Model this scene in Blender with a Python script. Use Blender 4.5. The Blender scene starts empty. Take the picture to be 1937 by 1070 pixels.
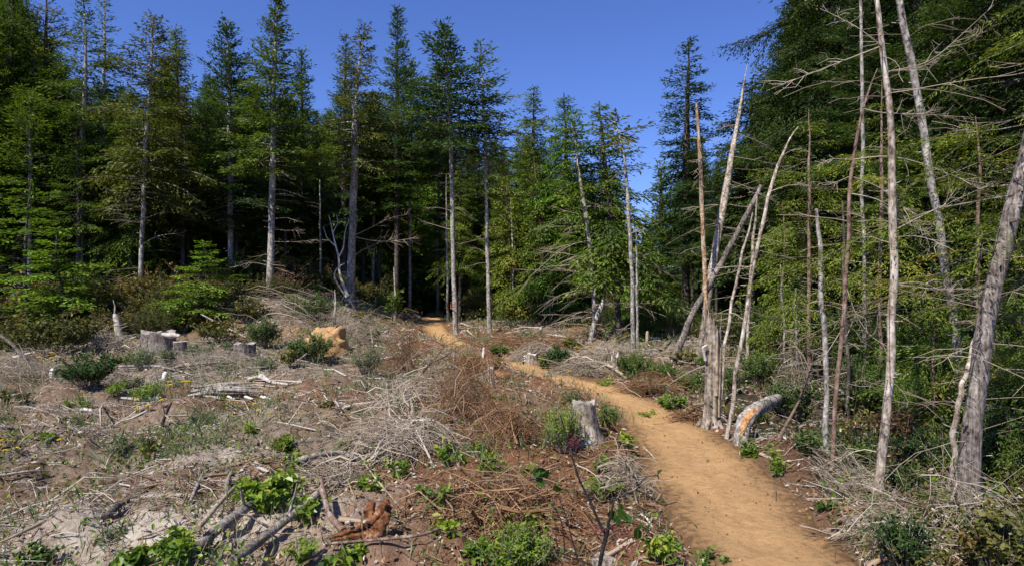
import bpy, math
import numpy as np
from mathutils import Vector
R_ = math.radians
rng0 = np.random.default_rng(7)

# ------------------------------------------------------------------ camera, sky, sun, exposure
F = 1250.0; CX = 968.5; HOR = 535.0; CAM_H = 1.7      # photograph pixels (1937 wide)
sc = bpy.context.scene
col = sc.collection
cam = bpy.data.cameras.new('camera'); camo = bpy.data.objects.new('camera', cam); col.objects.link(camo)
camo.location = (0, 0, CAM_H); camo.rotation_euler = (R_(90), 0, 0)
cam.sensor_width = 36; cam.lens = 36 * F / 1937; cam.clip_end = 2000; cam.clip_start = 0.05
sc.camera = camo
SUN_EL, SUN_AZ = 52.0, 218.0        # azimuth clockwise from +Y: behind the camera, to its left
w = bpy.data.worlds.new('World'); sc.world = w; w.use_nodes = True
nt = w.node_tree; bg = nt.nodes['Background']
sky = nt.nodes.new('ShaderNodeTexSky'); sky.sky_type = 'NISHITA'; sky.sun_disc = False
sky.sun_elevation = R_(SUN_EL); sky.sun_rotation = R_(SUN_AZ)
sky.air_density = 1.0; sky.dust_density = 0.2; sky.ozone_density = 4.0; sky.altitude = 200
tint = nt.nodes.new('ShaderNodeMix'); tint.data_type = 'RGBA'; tint.blend_type = 'MULTIPLY'; tint.inputs[0].default_value = 1
tint.inputs[7].default_value = (.74, .88, 1.45, 1)      # deeper blue than the standard atmosphere, as on the day
nt.links.new(sky.outputs[0], tint.inputs[6]); nt.links.new(tint.outputs[2], bg.inputs[0]); bg.inputs[1].default_value = 0.083
sl = bpy.data.lights.new('sun', 'SUN'); so = bpy.data.objects.new('sun', sl); col.objects.link(so)
sl.energy = 5.0; sl.angle = R_(0.5); sl.color = (1.0, 0.95, 0.86)
az, el = R_(SUN_AZ), R_(SUN_EL)
sdir = Vector((math.sin(az) * math.cos(el), math.cos(az) * math.cos(el), math.sin(el)))
so.rotation_euler = (-sdir).to_track_quat('-Z', 'Y').to_euler(); so.location = sdir * 60
sc.view_settings.view_transform = 'Standard'; sc.view_settings.look = 'None'
sc.view_settings.exposure = 0.42; sc.view_settings.gamma = 1.0
sc.cycles.max_bounces = 5; sc.cycles.diffuse_bounces = 2; sc.cycles.glossy_bounces = 1
sc.cycles.transmission_bounces = 2; sc.cycles.transparent_max_bounces = 4

# ------------------------------------------------------------------ materials
def mat(name, build):
    m = bpy.data.materials.new(name); m.use_nodes = True
    t = m.node_tree; t.nodes.clear()
    out = t.nodes.new('ShaderNodeOutputMaterial')
    build(t, out); return m
def N(t, typ, **kw):
    n = t.nodes.new(typ)
    for k, v in kw.items(): setattr(n, k, v)
    return n
def ramp(t, fac, stops, interp='LINEAR'):
    n = t.nodes.new('ShaderNodeValToRGB'); cr = n.color_ramp; cr.interpolation = interp
    while len(cr.elements) < len(stops): cr.elements.new(0.5)
    for e, (p, c) in zip(cr.elements, stops): e.position = p; e.color = (*c, 1)
    t.links.new(fac, n.inputs[0]); return n.outputs[0]
def noise(t, scale, detail=4, rough=0.6, stretch=None, coord='Object'):
    tc = N(t, 'ShaderNodeTexCoord'); src = tc.outputs[coord]
    if stretch:
        mp = N(t, 'ShaderNodeMapping'); mp.inputs['Scale'].default_value = stretch
        t.links.new(src, mp.inputs[0]); src = mp.outputs[0]
    n = N(t, 'ShaderNodeTexNoise'); n.inputs['Scale'].default_value = scale
    n.inputs['Detail'].default_value = detail; n.inputs['Roughness'].default_value = rough
    t.links.new(src, n.inputs['Vector']); return n.outputs['Fac']
def mixc(t, fac, a, b, mode='MIX'):
    n = N(t, 'ShaderNodeMix', data_type='RGBA', blend_type=mode)
    for s, v in ((n.inputs[0], fac), (n.inputs[6], a), (n.inputs[7], b)):
        if isinstance(v, (int, float)): s.default_value = v
        elif isinstance(v, tuple): s.default_value = (*v, 1)
        else: t.links.new(v, s)
    return n.outputs[2]
def math_(t, op, a, b=0.0, clamp=False):
    n = N(t, 'ShaderNodeMath', operation=op, use_clamp=clamp)
    for s, v in ((n.inputs[0], a), (n.inputs[1], b)):
        if isinstance(v, (int, float)): s.default_value = v
        else: t.links.new(v, s)
    return n.outputs[0]
def attr(t, name):
    a = N(t, 'ShaderNodeAttribute'); a.attribute_name = name; return a.outputs['Fac']
def bsdf(t, out, colr, rough=0.85, spec=0.25, bump=None, strength=0.4, dist=0.02):
    b = N(t, 'ShaderNodeBsdfPrincipled'); b.inputs['Roughness'].default_value = rough
    b.inputs['Specular IOR Level'].default_value = spec
    if isinstance(colr, tuple): b.inputs['Base Color'].default_value = (*colr, 1)
    else: t.links.new(colr, b.inputs['Base Color'])
    if bump is not None:
        bp = N(t, 'ShaderNodeBump'); bp.inputs['Strength'].default_value = strength
        bp.inputs['Distance'].default_value = dist
        t.links.new(bump, bp.inputs['Height']); t.links.new(bp.outputs[0], b.inputs['Normal'])
    t.links.new(b.outputs[0], out.inputs[0]); return b
def foliage(name, stops, transl=0.3, rough=0.55, spec=0.3):
    def f(t, out):
        oi = N(t, 'ShaderNodeObjectInfo')
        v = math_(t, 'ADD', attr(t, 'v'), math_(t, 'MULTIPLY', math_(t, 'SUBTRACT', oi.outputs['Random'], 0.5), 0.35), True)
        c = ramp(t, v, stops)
        b = N(t, 'ShaderNodeBsdfPrincipled'); b.inputs['Roughness'].default_value = rough
        b.inputs['Specular IOR Level'].default_value = spec
        t.links.new(c, b.inputs['Base Color'])
        tr = N(t, 'ShaderNodeBsdfTranslucent')
        t.links.new(mixc(t, 1.0, c, (1.0, 1.0, 0.45), 'MULTIPLY'), tr.inputs[0])
        mx = N(t, 'ShaderNodeMixShader'); mx.inputs[0].default_value = transl
        t.links.new(b.outputs[0], mx.inputs[1]); t.links.new(tr.outputs[0], mx.inputs[2])
        t.links.new(mx.outputs[0], out.inputs[0])
    return mat(name, f)
def wood(name, stops, sc_=(14, 14, 3), n1=1.0, spec=0.2, vmix=0.5, bump=0.6):
    def f(t, out):
        a = noise(t, n1, 5, 0.7, sc_)
        b = noise(t, 2.3, 3, 0.6); b2 = noise(t, 17.0, 4, 0.7)
        k = math_(t, 'ADD', math_(t, 'MULTIPLY', a, 0.75), math_(t, 'MULTIPLY', b, 0.45))
        k = math_(t, 'ADD', k, math_(t, 'MULTIPLY', math_(t, 'SUBTRACT', b2, 0.5), 0.75))
        k = math_(t, 'ADD', math_(t, 'MULTIPLY', math_(t, 'SUBTRACT', k, 0.6), 2.6), 0.5)
        v = math_(t, 'MULTIPLY', math_(t, 'SUBTRACT', attr(t, 'v'), 0.5), vmix)
        c = ramp(t, math_(t, 'ADD', k, v, True), stops)
        bsdf(t, out, c, 0.85, spec, a, bump, 0.02)
    return mat(name, f)
M = {}
M['conifer'] = foliage('conifer_green', [(0, (.024, .05, .009)), (.35, (.072, .125, .018)), (.7, (.16, .23, .03)), (1, (.28, .34, .05))])
M['fir'] = foliage('fir_blue_green', [(0, (.016, .042, .014)), (.5, (.055, .105, .028)), (1, (.14, .21, .05))])
M['deep'] = foliage('conifer_green_shaded', [(0, (.012, .026, .006)), (.5, (.035, .06, .012)), (.85, (.075, .11, .02)), (1, (.14, .15, .03))])  # darker copy of conifer: shade among the right-hand trees put into colour
M['hemlock'] = foliage('hemlock_green', [(0, (.038, .085, .012)), (.5, (.12, .225, .025)), (1, (.28, .42, .045))])
M['olive'] = foliage('olive_green', [(0, (.04, .055, .012)), (.5, (.13, .15, .028)), (1, (.28, .26, .06))])
M['cedar'] = foliage('cedar_green', [(0, (.04, .07, .010)), (.45, (.12, .175, .02)), (.85, (.25, .29, .03)), (1, (.30, .17, .04))])
M['huck'] = foliage('shrub_green', [(0, (.025, .06, .010)), (.5, (.08, .145, .022)), (.85, (.17, .24, .035)), (1, (.26, .14, .04))])
M['leaf'] = foliage('broad_leaf_green', [(0, (.04, .09, .012)), (.5, (.14, .23, .022)), (.85, (.30, .38, .04)), (1, (.42, .36, .06))], .35, .4, .4)
M['leafred'] = foliage('red_tipped_leaf', [(0, (.02, .06, .012)), (.55, (.06, .13, .02)), (.8, (.13, .10, .03)), (1, (.30, .06, .03))], .3)
M['lime'] = foliage('lime_green', [(0, (.09, .16, .02)), (.5, (.18, .28, .03)), (1, (.32, .40, .05))], .35)
M['sage'] = foliage('grey_green', [(0, (.05, .09, .04)), (.5, (.10, .15, .06)), (1, (.20, .23, .10))], .3)
M['shrub_olive'] = foliage('understory_olive', [(0, (.025, .038, .008)), (.4, (.075, .085, .015)), (.7, (.17, .155, .03)), (.88, (.24, .15, .04)), (1, (.24, .10, .035))], .3)
M['rust'] = foliage('dead_rust_foliage', [(0, (.05, .022, .010)), (.6, (.14, .06, .025)), (1, (.24, .13, .06))], .2)
M['straw'] = foliage('dry_grass', [(0, (.16, .11, .05)), (.5, (.30, .23, .12)), (1, (.42, .36, .22))], .2)
M['yellow'] = foliage('yellow_petal', [(0, (.75, .50, .01)), (1, (.9, .68, .02))], .25)
M['berry'] = foliage('dark_red_berry', [(0, (.05, .012, .014)), (1, (.22, .04, .045))], 0.05, .35, .5)
M['bark'] = wood('grey_bark', [(0, (.035, .028, .022)), (.3, (.17, .148, .122)), (.65, (.36, .33, .285)), (1, (.60, .56, .50))], (26, 26, 9))
M['bark_dark'] = wood('brown_grey_bark', [(0, (.022, .017, .014)), (.5, (.075, .06, .048)), (1, (.19, .165, .14))], (26, 26, 7))
M['bark_red'] = wood('reddish_bark', [(0, (.06, .035, .025)), (.5, (.20, .125, .09)), (1, (.34, .27, .22))], (26, 26, 5))
M['bark_pale'] = wood('pale_bark', [(0, (.07, .05, .036)), (.35, (.26, .205, .155)), (.7, (.48, .41, .33)), (1, (.70, .63, .53))], (30, 30, 7))
M['bark_cedar'] = wood('fibrous_cedar_bark', [(0, (.03, .022, .018)), (.4, (.15, .122, .10)), (.8, (.31, .265, .225)), (1, (.48, .43, .37))], (60, 60, 3), bump=.9)
M['peel'] = wood('peeling_orange_bark', [(0, (.10, .055, .03)), (.38, (.30, .17, .09)), (.62, (.46, .34, .22)), (1, (.58, .50, .40))], (16, 16, 6))
M['grey_wood'] = wood('weathered_grey_wood', [(0, (.05, .04, .033)), (.4, (.22, .188, .155)), (.8, (.42, .375, .32)), (1, (.60, .55, .48))], (50, 50, 4))
M['stump'] = wood('weathered_stump', [(0, (.035, .027, .02)), (.35, (.20, .16, .12)), (.7, (.38, .32, .255)), (1, (.55, .49, .41))], (38, 38, 2.5), bump=.9)
M['tan_wood'] = wood('tan_split_wood', [(0, (.12, .08, .05)), (.4, (.32, .24, .16)), (.8, (.50, .41, .29)), (1, (.62, .54, .42))], (45, 45, 2.5), bump=.9)
M['pale_wood'] = wood('bleached_wood', [(0, (.22, .18, .14)), (.5, (.46, .41, .34)), (1, (.70, .65, .57))], (45, 45, 4))
M['rot'] = wood('red_rotten_wood', [(0, (.03, .012, .006)), (.4, (.13, .05, .02)), (.8, (.28, .125, .055)), (1, (.44, .28, .16))], (30, 18, 18), bump=1.0)
M['orange_wood'] = wood('fresh_orange_wood', [(0, (.10, .05, .025)), (.4, (.36, .17, .065)), (.75, (.52, .29, .13)), (1, (.60, .45, .30))], (24, 24, 9))
M['black_stem'] = wood('dark_stem', [(0, (.012, .009, .009)), (.6, (.035, .027, .026)), (1, (.10, .08, .075))], (60, 60, 20))
M['white'] = mat('white_paint', lambda t, o: bsdf(t, o, ramp(t, noise(t, 20), [(.3, (.62, .61, .58)), (.7, (.82, .82, .80))]), .6))
M['orange'] = mat('orange_paint', lambda t, o: bsdf(t, o, ramp(t, noise(t, 25), [(.35, (.30, .07, .03)), (.7, (.50, .16, .07))]), .6))
M['litter'] = mat('litter_sticks', lambda t, o: bsdf(t, o, ramp(t, attr(t, 'v'), [
    (0, (.045, .026, .015)), (.2, (.17, .10, .055)), (.4, (.30, .21, .135)), (.6, (.40, .35, .29)), (.85, (.53, .485, .42)), (1, (.76, .71, .62))]), .85, .2))
M['litter_brown'] = mat('litter_brown', lambda t, o: bsdf(t, o, ramp(t, attr(t, 'v'), [
    (0, (.04, .018, .009)), (.3, (.15, .07, .03)), (.6, (.30, .17, .085)), (.85, (.44, .31, .19)), (1, (.62, .51, .37))]), .85, .2))
M['dead_twig'] = mat('dead_twigs', lambda t, o: bsdf(t, o, ramp(t, attr(t, 'v'), [
    (0, (.10, .07, .045)), (.5, (.32, .255, .185)), (1, (.58, .50, .40))]), .85, .2))
def ground_mat(t, out):
    n1 = noise(t, 0.55, 6, 0.65); n2 = noise(t, 9.0, 6, 0.75); n3 = noise(t, 55.0, 4, 0.8)
    base = ramp(t, n2, [(.25, (.055, .034, .020)), (.45, (.16, .105, .062)), (.6, (.27, .19, .12)), (.8, (.42, .34, .25))])
    grey = ramp(t, n2, [(.25, (.06, .048, .034)), (.45, (.18, .152, .115)), (.65, (.33, .295, .24)), (.85, (.54, .505, .44))])
    c = mixc(t, ramp(t, n1, [(.42, (0, 0, 0)), (.6, (1, 1, 1))]), base, grey)
    red = ramp(t, n3, [(.25, (.07, .028, .014)), (.5, (.19, .09, .045)), (.8, (.34, .20, .115))])
    dust = ramp(t, n2, [(.25, (.32, .25, .18)), (.5, (.54, .46, .36)), (.75, (.72, .65, .55))])
    duff_shade = ramp(t, n3, [(.3, (.02, .013, .009)), (.55, (.055, .037, .024)), (.8, (.11, .08, .05))])
    sandy = ramp(t, n3, [(.3, (.30, .17, .075)), (.7, (.46, .29, .14))])
    jit = math_(t, 'MULTIPLY', math_(t, 'SUBTRACT', n2, .5), 1.3)
    def z(name, c, target):
        a = attr(t, name)
        k = math_(t, 'ADD', a, math_(t, 'MULTIPLY', jit, math_(t, 'MULTIPLY', math_(t, 'MULTIPLY', a, math_(t, 'SUBTRACT', 1.0, a)), 4.0)), True)
        return mixc(t, k, c, target)
    c = z('red', c, red); c = z('dust', c, dust); c = z('sand', c, sandy); c = z('duff_shade', c, duff_shade)
    hb = math_(t, 'ADD', n2, math_(t, 'MULTIPLY', n3, .5))
    bsdf(t, out, c, .95, .1, hb, .9, .05)
M['ground'] = mat('forest_clearing_soil', ground_mat)
def path_mat(t, out):
    n1 = noise(t, 1.3, 5, .6); n2 = noise(t, 14, 6, .75); n3 = noise(t, 90, 4, .8)
    c = ramp(t, n2, [(.25, (.26, .135, .055)), (.42, (.49, .285, .12)), (.6, (.62, .385, .175)), (.8, (.74, .52, .29))])
    c = mixc(t, ramp(t, n1, [(.35, (0, 0, 0)), (.7, (.6, .6, .6))]), c, (.36, .22, .11))
    c = mixc(t, ramp(t, n3, [(.55, (0, 0, 0)), (.75, (.55, .55, .55))]), c, (.24, .15, .085))
    c = mixc(t, ramp(t, math_(t, 'ADD', attr(t, 'edge'), math_(t, 'MULTIPLY', math_(t, 'SUBTRACT', n2, .5), 2.0)), [(.42, (0, 0, 0)), (.9, (.92, .92, .92))]), c, (.13, .075, .04))
    bsdf(t, out, c, .95, .1, math_(t, 'ADD', n2, math_(t, 'MULTIPLY', n3, .6)), .8, .035)
M['path'] = mat('packed_sandy_trail', path_mat)

# ------------------------------------------------------------------ mesh buffer
class Buf:
    def __init__(s): s.v = []; s.n = 0; s.loops = []; s.tot = []; s.a = []
    def quads(s, V, v, k=4):           # V (n,k,3), one face of k corners each
        n = len(V)
        if n == 0: return
        s.v.append(V.reshape(-1, 3)); s.loops.append(np.arange(s.n, s.n + n * k)); s.n += n * k
        s.tot.append(np.full(n, k)); s.a.append(np.broadcast_to(np.asarray(v, float), (n,)))
    def mesh(s, V, Fc, v):             # V (m,3), Fc (f,4)
        s.v.append(V); s.loops.append(Fc.reshape(-1) + s.n); s.n += len(V)
        s.tot.append(np.full(len(Fc), Fc.shape[1])); s.a.append(np.broadcast_to(np.asarray(v, float), (len(Fc),)))
    def data(s, name, m, org=(0, 0, 0), smooth=False):
        me = bpy.data.meshes.new(name)
        V = np.concatenate(s.v) - np.asarray(org, float)
        L = np.concatenate(s.loops).astype(np.int32); T = np.concatenate(s.tot).astype(np.int32)
        me.vertices.add(len(V)); me.vertices.foreach_set('co', V.astype(np.float32).ravel())
        me.loops.add(len(L)); me.loops.foreach_set('vertex_index', L)
        me.polygons.add(len(T)); me.polygons.foreach_set('loop_start', np.concatenate([[0], np.cumsum(T)[:-1]]).astype(np.int32))
        me.polygons.foreach_set('loop_total', T)
        if smooth: me.polygons.foreach_set('use_smooth', np.ones(len(T), bool))
        me.update(calc_edges=True)
        at = me.attributes.new('v', 'FLOAT', 'FACE'); at.data.foreach_set('value', np.clip(np.concatenate(s.a), 0, 1).astype(np.float32))
        me.materials.append(M[m]); me.validate(); return me
    def obj(s, name, m, parent=None, org=(0, 0, 0), smooth=False):
        o = bpy.data.objects.new(name, s.data(name, m, org, smooth)); col.objects.link(o)
        if parent is not None: o.parent = parent
        else: o.location = org
        return o
def nrm(a): return a / np.maximum(np.linalg.norm(a, axis=-1, keepdims=True), 1e-9)
def kites(B, p, d, up, L, Wd, v, sag=0.12):       # needle clump / leaflet
    d = nrm(d); sd = nrm(np.cross(d, up)); u = np.cross(sd, d)
    L = np.asarray(L)[:, None]; Wd = np.asarray(Wd)[:, None]
    m = p + d * L * .45 + u * L * sag
    B.quads(np.stack([p, m + sd * Wd * .5, p + d * L, m - sd * Wd * .5], 1), v)
def leaves(B, p, d, up, L, Wd, v, fold=0.25):      # broad leaf folded on its midrib
    d = nrm(d); sd = nrm(np.cross(d, up)); u = np.cross(sd, d)
    L = np.asarray(L)[:, None]; Wd = np.asarray(Wd)[:, None]
    tip = p + d * L - u * L * .15
    for s in (1, -1):
        a = p + d * L * .28 + sd * s * Wd * .48 + u * Wd * fold; b = p + d * L * .7 + sd * s * Wd * .42 + u * Wd * fold * .7
        q = [p, a, b, tip] if s == 1 else [p, tip, b, a]
        B.quads(np.stack(q, 1), v)
def sticks(B, p0, p1, r0, r1, v, bend=0.08, rg=rng0, sides=3):
    n = len(p0); ax = nrm(p1 - p0); ln = np.linalg.norm(p1 - p0, axis=1, keepdims=True)
    t = nrm(np.cross(ax, np.where(np.abs(ax[:, 2:3]) > .9, [[1., 0, 0]], [[0, 0, 1.]]))); b = np.cross(ax, t)
    mid = (p0 + p1) / 2 + (t * rg.normal(0, 1, (n, 1)) + b * rg.normal(0, 1, (n, 1))) * ln * bend
    r0 = np.broadcast_to(r0, (n,)); r1 = np.broadcast_to(r1, (n,)); ring = []
    for c, r in ((p0, r0), (mid, (r0 + r1) / 2), (p1, r1)):
        for k in range(sides):
            a = 2 * math.pi * k / sides; ring.append(c + (t * math.cos(a) + b * math.sin(a)) * r[:, None])
    V = np.stack(ring, 1)                          # n,3*sides,3
    f = []
    for j in range(2):
        for k in range(sides): k2 = (k + 1) % sides; f.append([j * sides + k, j * sides + k2, (j + 1) * sides + k2, (j + 1) * sides + k])
    f = np.array(f); idx = (np.arange(n)[:, None, None] * 3 * sides + f[None]).reshape(-1, 4)
    B.mesh(V.reshape(-1, 3), idx, np.repeat(np.broadcast_to(v, (n,)), len(f)))
def resample(pts, n):
    pts = np.asarray(pts, float); s = np.concatenate([[0], np.cumsum(np.linalg.norm(np.diff(pts, axis=0), axis=1))])
    u = np.linspace(0, s[-1], n); out = np.stack([np.interp(u, s, pts[:, i]) for i in range(3)], 1)
    if len(pts) > 2 and n > 6:
        for _ in range(2): out[1:-1] = (out[:-2] + 2 * out[1:-1] + out[2:]) / 4
    return out
def tube(B, pts, rad, sides=8, v=.5, rough=0.0, rg=rng0, cap=True, seg=None, lobes=0.0):
    n = seg or max(len(pts), 3); p = resample(pts, n)
    r = np.interp(np.linspace(0, 1, n), np.linspace(0, 1, len(rad)), rad)
    d = nrm(np.gradient(p, axis=0)); ref = np.array([1., 0.1, 0]) if abs(d[0, 2]) > .7 else np.array([0, 0, 1.])
    t = nrm(np.cross(d, ref)); b = np.cross(d, t); a = np.arange(sides) * 2 * math.pi / sides
    rr = r[:, None] * (1 + rough * rg.normal(0, 1, (n, sides)))
    if lobes:
        ph = rg.uniform(0, 6.28, 3)
        rr = rr * (1 + lobes * (np.sin(3 * a + ph[0]) * .5 + np.sin(5 * a + ph[1]) * .35 + np.sin(8 * a + ph[2]) * .25))[None]
    V = p[:, None] + (t[:, None] * np.cos(a)[None, :, None] + b[:, None] * np.sin(a)[None, :, None]) * rr[..., None]
    i = np.arange(n - 1)[:, None]; k = np.arange(sides)[None]; k2 = (k + 1) % sides
    fc = np.stack([i * sides + k, i * sides + k2, (i + 1) * sides + k2, (i + 1) * sides + k], -1).reshape(-1, 4)
    B.mesh(V.reshape(-1, 3), fc, v)
    if cap:
        for e in (V[0][::-1], V[-1]): B.quads(e[None], v, sides)
    return p

# ------------------------------------------------------------------ terrain
_lat = np.random.default_rng(3).random((256, 256))
def vnoise(x, y):
    xi = np.floor(x).astype(int); yi = np.floor(y).astype(int); fx = x - xi; fy = y - yi
    fx = fx * fx * (3 - 2 * fx); fy = fy * fy * (3 - 2 * fy)
    g = lambda i, j: _lat[(xi + i) % 256, (yi + j) % 256]
    return (g(0, 0) * (1 - fx) + g(1, 0) * fx) * (1 - fy) + (g(0, 1) * (1 - fx) + g(1, 1) * fx) * fy - .5
PATH = np.array([(1.0, -8, .9), (1.25, 0, .9), (1.5, 2.5, .9), (1.59, 3.97, .92), (1.67, 5.0, 1.1), (1.76, 5.9, 1.15), (1.84, 7.2, 1.05), (1.78, 8.7, .9),
                 (1.42, 10.4, .85), (.72, 12.1, .78), (0, 13.7, .70), (-1.09, 16.3, .75), (-2.2, 20.2, .85), (-3.25, 26.6, .9), (-4.0, 34, .8), (-4.4, 45, .8)])
def _smooth_path():
    p = PATH; s = np.concatenate([[0], np.cumsum(np.hypot(np.diff(p[:, 0]), np.diff(p[:, 1])))])
    u = np.linspace(0, s[-1], 900); q = np.stack([np.interp(u, s, p[:, i]) for i in range(3)], 1)
    for _ in range(110): q[1:-1] = (q[:-2] + 2 * q[1:-1] + q[2:]) / 4
    return q
PP = _smooth_path()
def path_dist(x, y):                              # distance beyond the trail's edge (negative on the trail)
    x = np.asarray(x, float); y = np.asarray(y, float); xr, yr = x.ravel(), y.ravel(); out = np.full(xr.shape, 99.0)
    near = (np.abs(xr) < 9) & (yr > -12) & (yr < 50); xs, ys = xr[near], yr[near]; best = np.full(xs.shape, 99.0)
    for i in range(0, len(PP), 4):
        best = np.minimum(best, np.hypot(xs - PP[i, 0], ys - PP[i, 1]) - PP[i, 2] / 2)
    out[near] = best; return out.reshape(x.shape)
def bump2(x, y, cx, cy, sx, sy, h): return h * np.exp(-.5 * (((x - cx) / sx) ** 2 + ((y - cy) / sy) ** 2))
def base_h(x, y):
    sxl = np.where(x < -7.6, 2.6, 2.1)
    z = 1.35 * np.exp(-.5 * (((x + 7.6) / sxl) ** 2 + ((y - 24.5) / 4.6) ** 2))
    z = z + bump2(x, y, -5.3, 19.3, 1.3, 1.5, .15)
    z = z + bump2(x, y, 3.2, 19, 3.5, 3.5, .18)
    z = z + 0.22 * vnoise(x * .23 + 11, y * .23 + 5) * np.clip((np.hypot(x, y) - 4) / 10, 0, 1)
    return z
def height(x, y):
    x = np.asarray(x, float); y = np.asarray(y, float)
    pd = path_dist(x, y); k = np.clip(pd / .35, 0, 1)
    rough = .22 * vnoise(x * 1.1, y * 1.1) + .17 * vnoise(x * 2.7 + 9, y * 2.7) + .10 * vnoise(x * 6.3, y * 6.3 + 3) + .045 * vnoise(x * 15, y * 15)
    ridge = .07 * np.exp(-((pd - .3) / .2) ** 2)
    z = base_h(x, y) + k * rough + ridge - .04 * (1 - np.clip(pd / .12 + .3, 0, 1))
    z = z + bump2(x, y, -1.0, 4.9, 1.1, .7, .10) * k + bump2(x, y, -.2, 6.5, 1.2, 1.0, .12) * k + bump2(x, y, -.78, 12.9, .62, .5, .42) * k + bump2(x, y, -.75, 8.6, 1.1, .9, .24) * k
    return z
def PATHN(x, y): return .03 * vnoise(x * 3, y * 3) + .022 * vnoise(x * 9, y * 9) + .010 * vnoise(x * 23, y * 23)
def hz(x, y): return float(height(np.array([x]), np.array([y]))[0])
_ds = np.geomspace(1.2, 70, 1500)
def G(px, py):                                     # ground point seen at a photograph pixel
    x = (px - CX) / F * _ds; zr = CAM_H - (py - HOR) / F * _ds; h = height(x, _ds)
    i = np.argmax(zr <= h)
    if zr[i] > h[i]: i = len(_ds) - 1
    return np.array([x[i], _ds[i], h[i]])
def P(px, py, d): return np.array([(px - CX) / F * d, d, CAM_H - (py - HOR) / F * d])

def grid_mesh(name, X, Y, Z, m, attrs):
    r, c = X.shape; V = np.stack([X, Y, Z], -1).reshape(-1, 3)
    i = np.arange(r - 1)[:, None]; k = np.arange(c - 1)[None]
    fc = np.stack([i * c + k, i * c + k + 1, (i + 1) * c + k + 1, (i + 1) * c + k], -1).reshape(-1, 4)
    B = Buf(); B.mesh(V, fc, .5); me = B.data(name, m, smooth=True)
    for n, a in attrs.items():
        at = me.attributes.new(n, 'FLOAT', 'POINT'); at.data.foreach_set('value', np.clip(a, 0, 1).astype(np.float32).ravel())
    o = bpy.data.objects.new(name, me); col.objects.link(o); o['kind'] = 'structure'; return o
EDGE = np.array([(-1200, 20), (0, 19), (300, 20), (560, 24), (700, 27), (860, 28), (1000, 28), (1150, 24), (1240, 21), (1400, 17.5), (1500, 13), (1600, 9.5), (1750, 7.5), (1937, 6), (3200, 4)])
def edge_d(px): return np.interp(px, EDGE[:, 0], EDGE[:, 1])
def build_ground():
    rr = np.concatenate([[0.02], np.geomspace(.4, 60, 400), np.geomspace(66, 900, 24)])
    front = np.linspace(-44, 44, 560); rest = np.linspace(44, 316, 90)[1:]
    th = np.radians(np.concatenate([front, rest]))
    X = rr[:, None] * np.sin(th)[None]; Y = rr[:, None] * np.cos(th)[None]
    Z = height(X, Y); Z = np.where(rr[:, None] > 62, -0.5 + 0 * Z, Z)
    pxs = np.where(Y > .5, X / np.maximum(Y, .5) * F + CX, 5000.)
    duff_shade = np.clip((np.hypot(X, Y) - edge_d(np.clip(pxs, -1200, 3200))) / 2.0 + .6, 0, 1) * (Y > 0)
    dust = bump2(X, Y, -2.1, 4.35, .8, .38, .95) + bump2(X, Y, -2.9, 6.2, .5, .25, .7) + bump2(X, Y, -1.5, 5.1, .4, .3, .5) + bump2(X, Y, -3.6, 8.5, .7, .4, .35)
    red = bump2(X, Y, -.6, 4.3, 1.0, .6, 1.0) + bump2(X, Y, .1, 6.3, 1.1, 1.6, .8) + bump2(X, Y, -3.4, 9.6, 2.0, .8, .9) + bump2(X, Y, -1.9, 5.7, 1.4, .5, .7) \
        + bump2(X, Y, -1, 17, 2, 3, .7) + bump2(X, Y, 1.2, 24, 3, 2.5, .9) + .9 * np.exp(-((path_dist(X, Y) - .3) / .45) ** 2)
    sand = bump2(X, Y, -5.2, 17.2, .5, .5, .5) + bump2(X, Y, -4.3, 11.0, .5, .3, .5)
    duff_shade = np.clip(duff_shade + .9 * np.clip((X - 2.3 - .1 * np.abs(Y - 6)) / .5, 0, 1) * (Y < 13) * (Y > 0), 0, 1)  # right of the trail: brown duff plus painted shade under the trees
    grid_mesh('ground', X, Y, Z, 'ground', dict(dust=dust, red=red, sand=sand, duff_shade=duff_shade))
    # trail
    n, c = len(PP), 61; d = np.gradient(PP[:, :2], axis=0); d /= np.linalg.norm(d, axis=1, keepdims=True)
    s = np.linspace(-1, 1, c)[None]; wob = 1 + .30 * np.stack([vnoise(PP[:, 1] * 1.7, PP[:, 1] * 0 + q) + .5 * vnoise(PP[:, 1] * 5.3, PP[:, 1] * 0 + q + 4) for q in (3.3, 8.8)], 1)
    hw = PP[:, 2:3] / 2 + .07
    off = s * hw * np.where(s > 0, wob[:, :1], wob[:, 1:])
    X = PP[:, :1] + d[:, 1:] * off; Y = PP[:, 1:2] - d[:, :1] * off
    e = np.abs(s) + 0 * off
    Z = base_h(X, Y) + .012 + PATHN(X, Y) - .035 * (1 - np.clip((1 - e) / .3, 0, 1)) ** 2 + .02 * e - .02
    Z = Z + .004
    grid_mesh('path', X, Y, Z, 'path', dict(edge=e))
build_ground()

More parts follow.
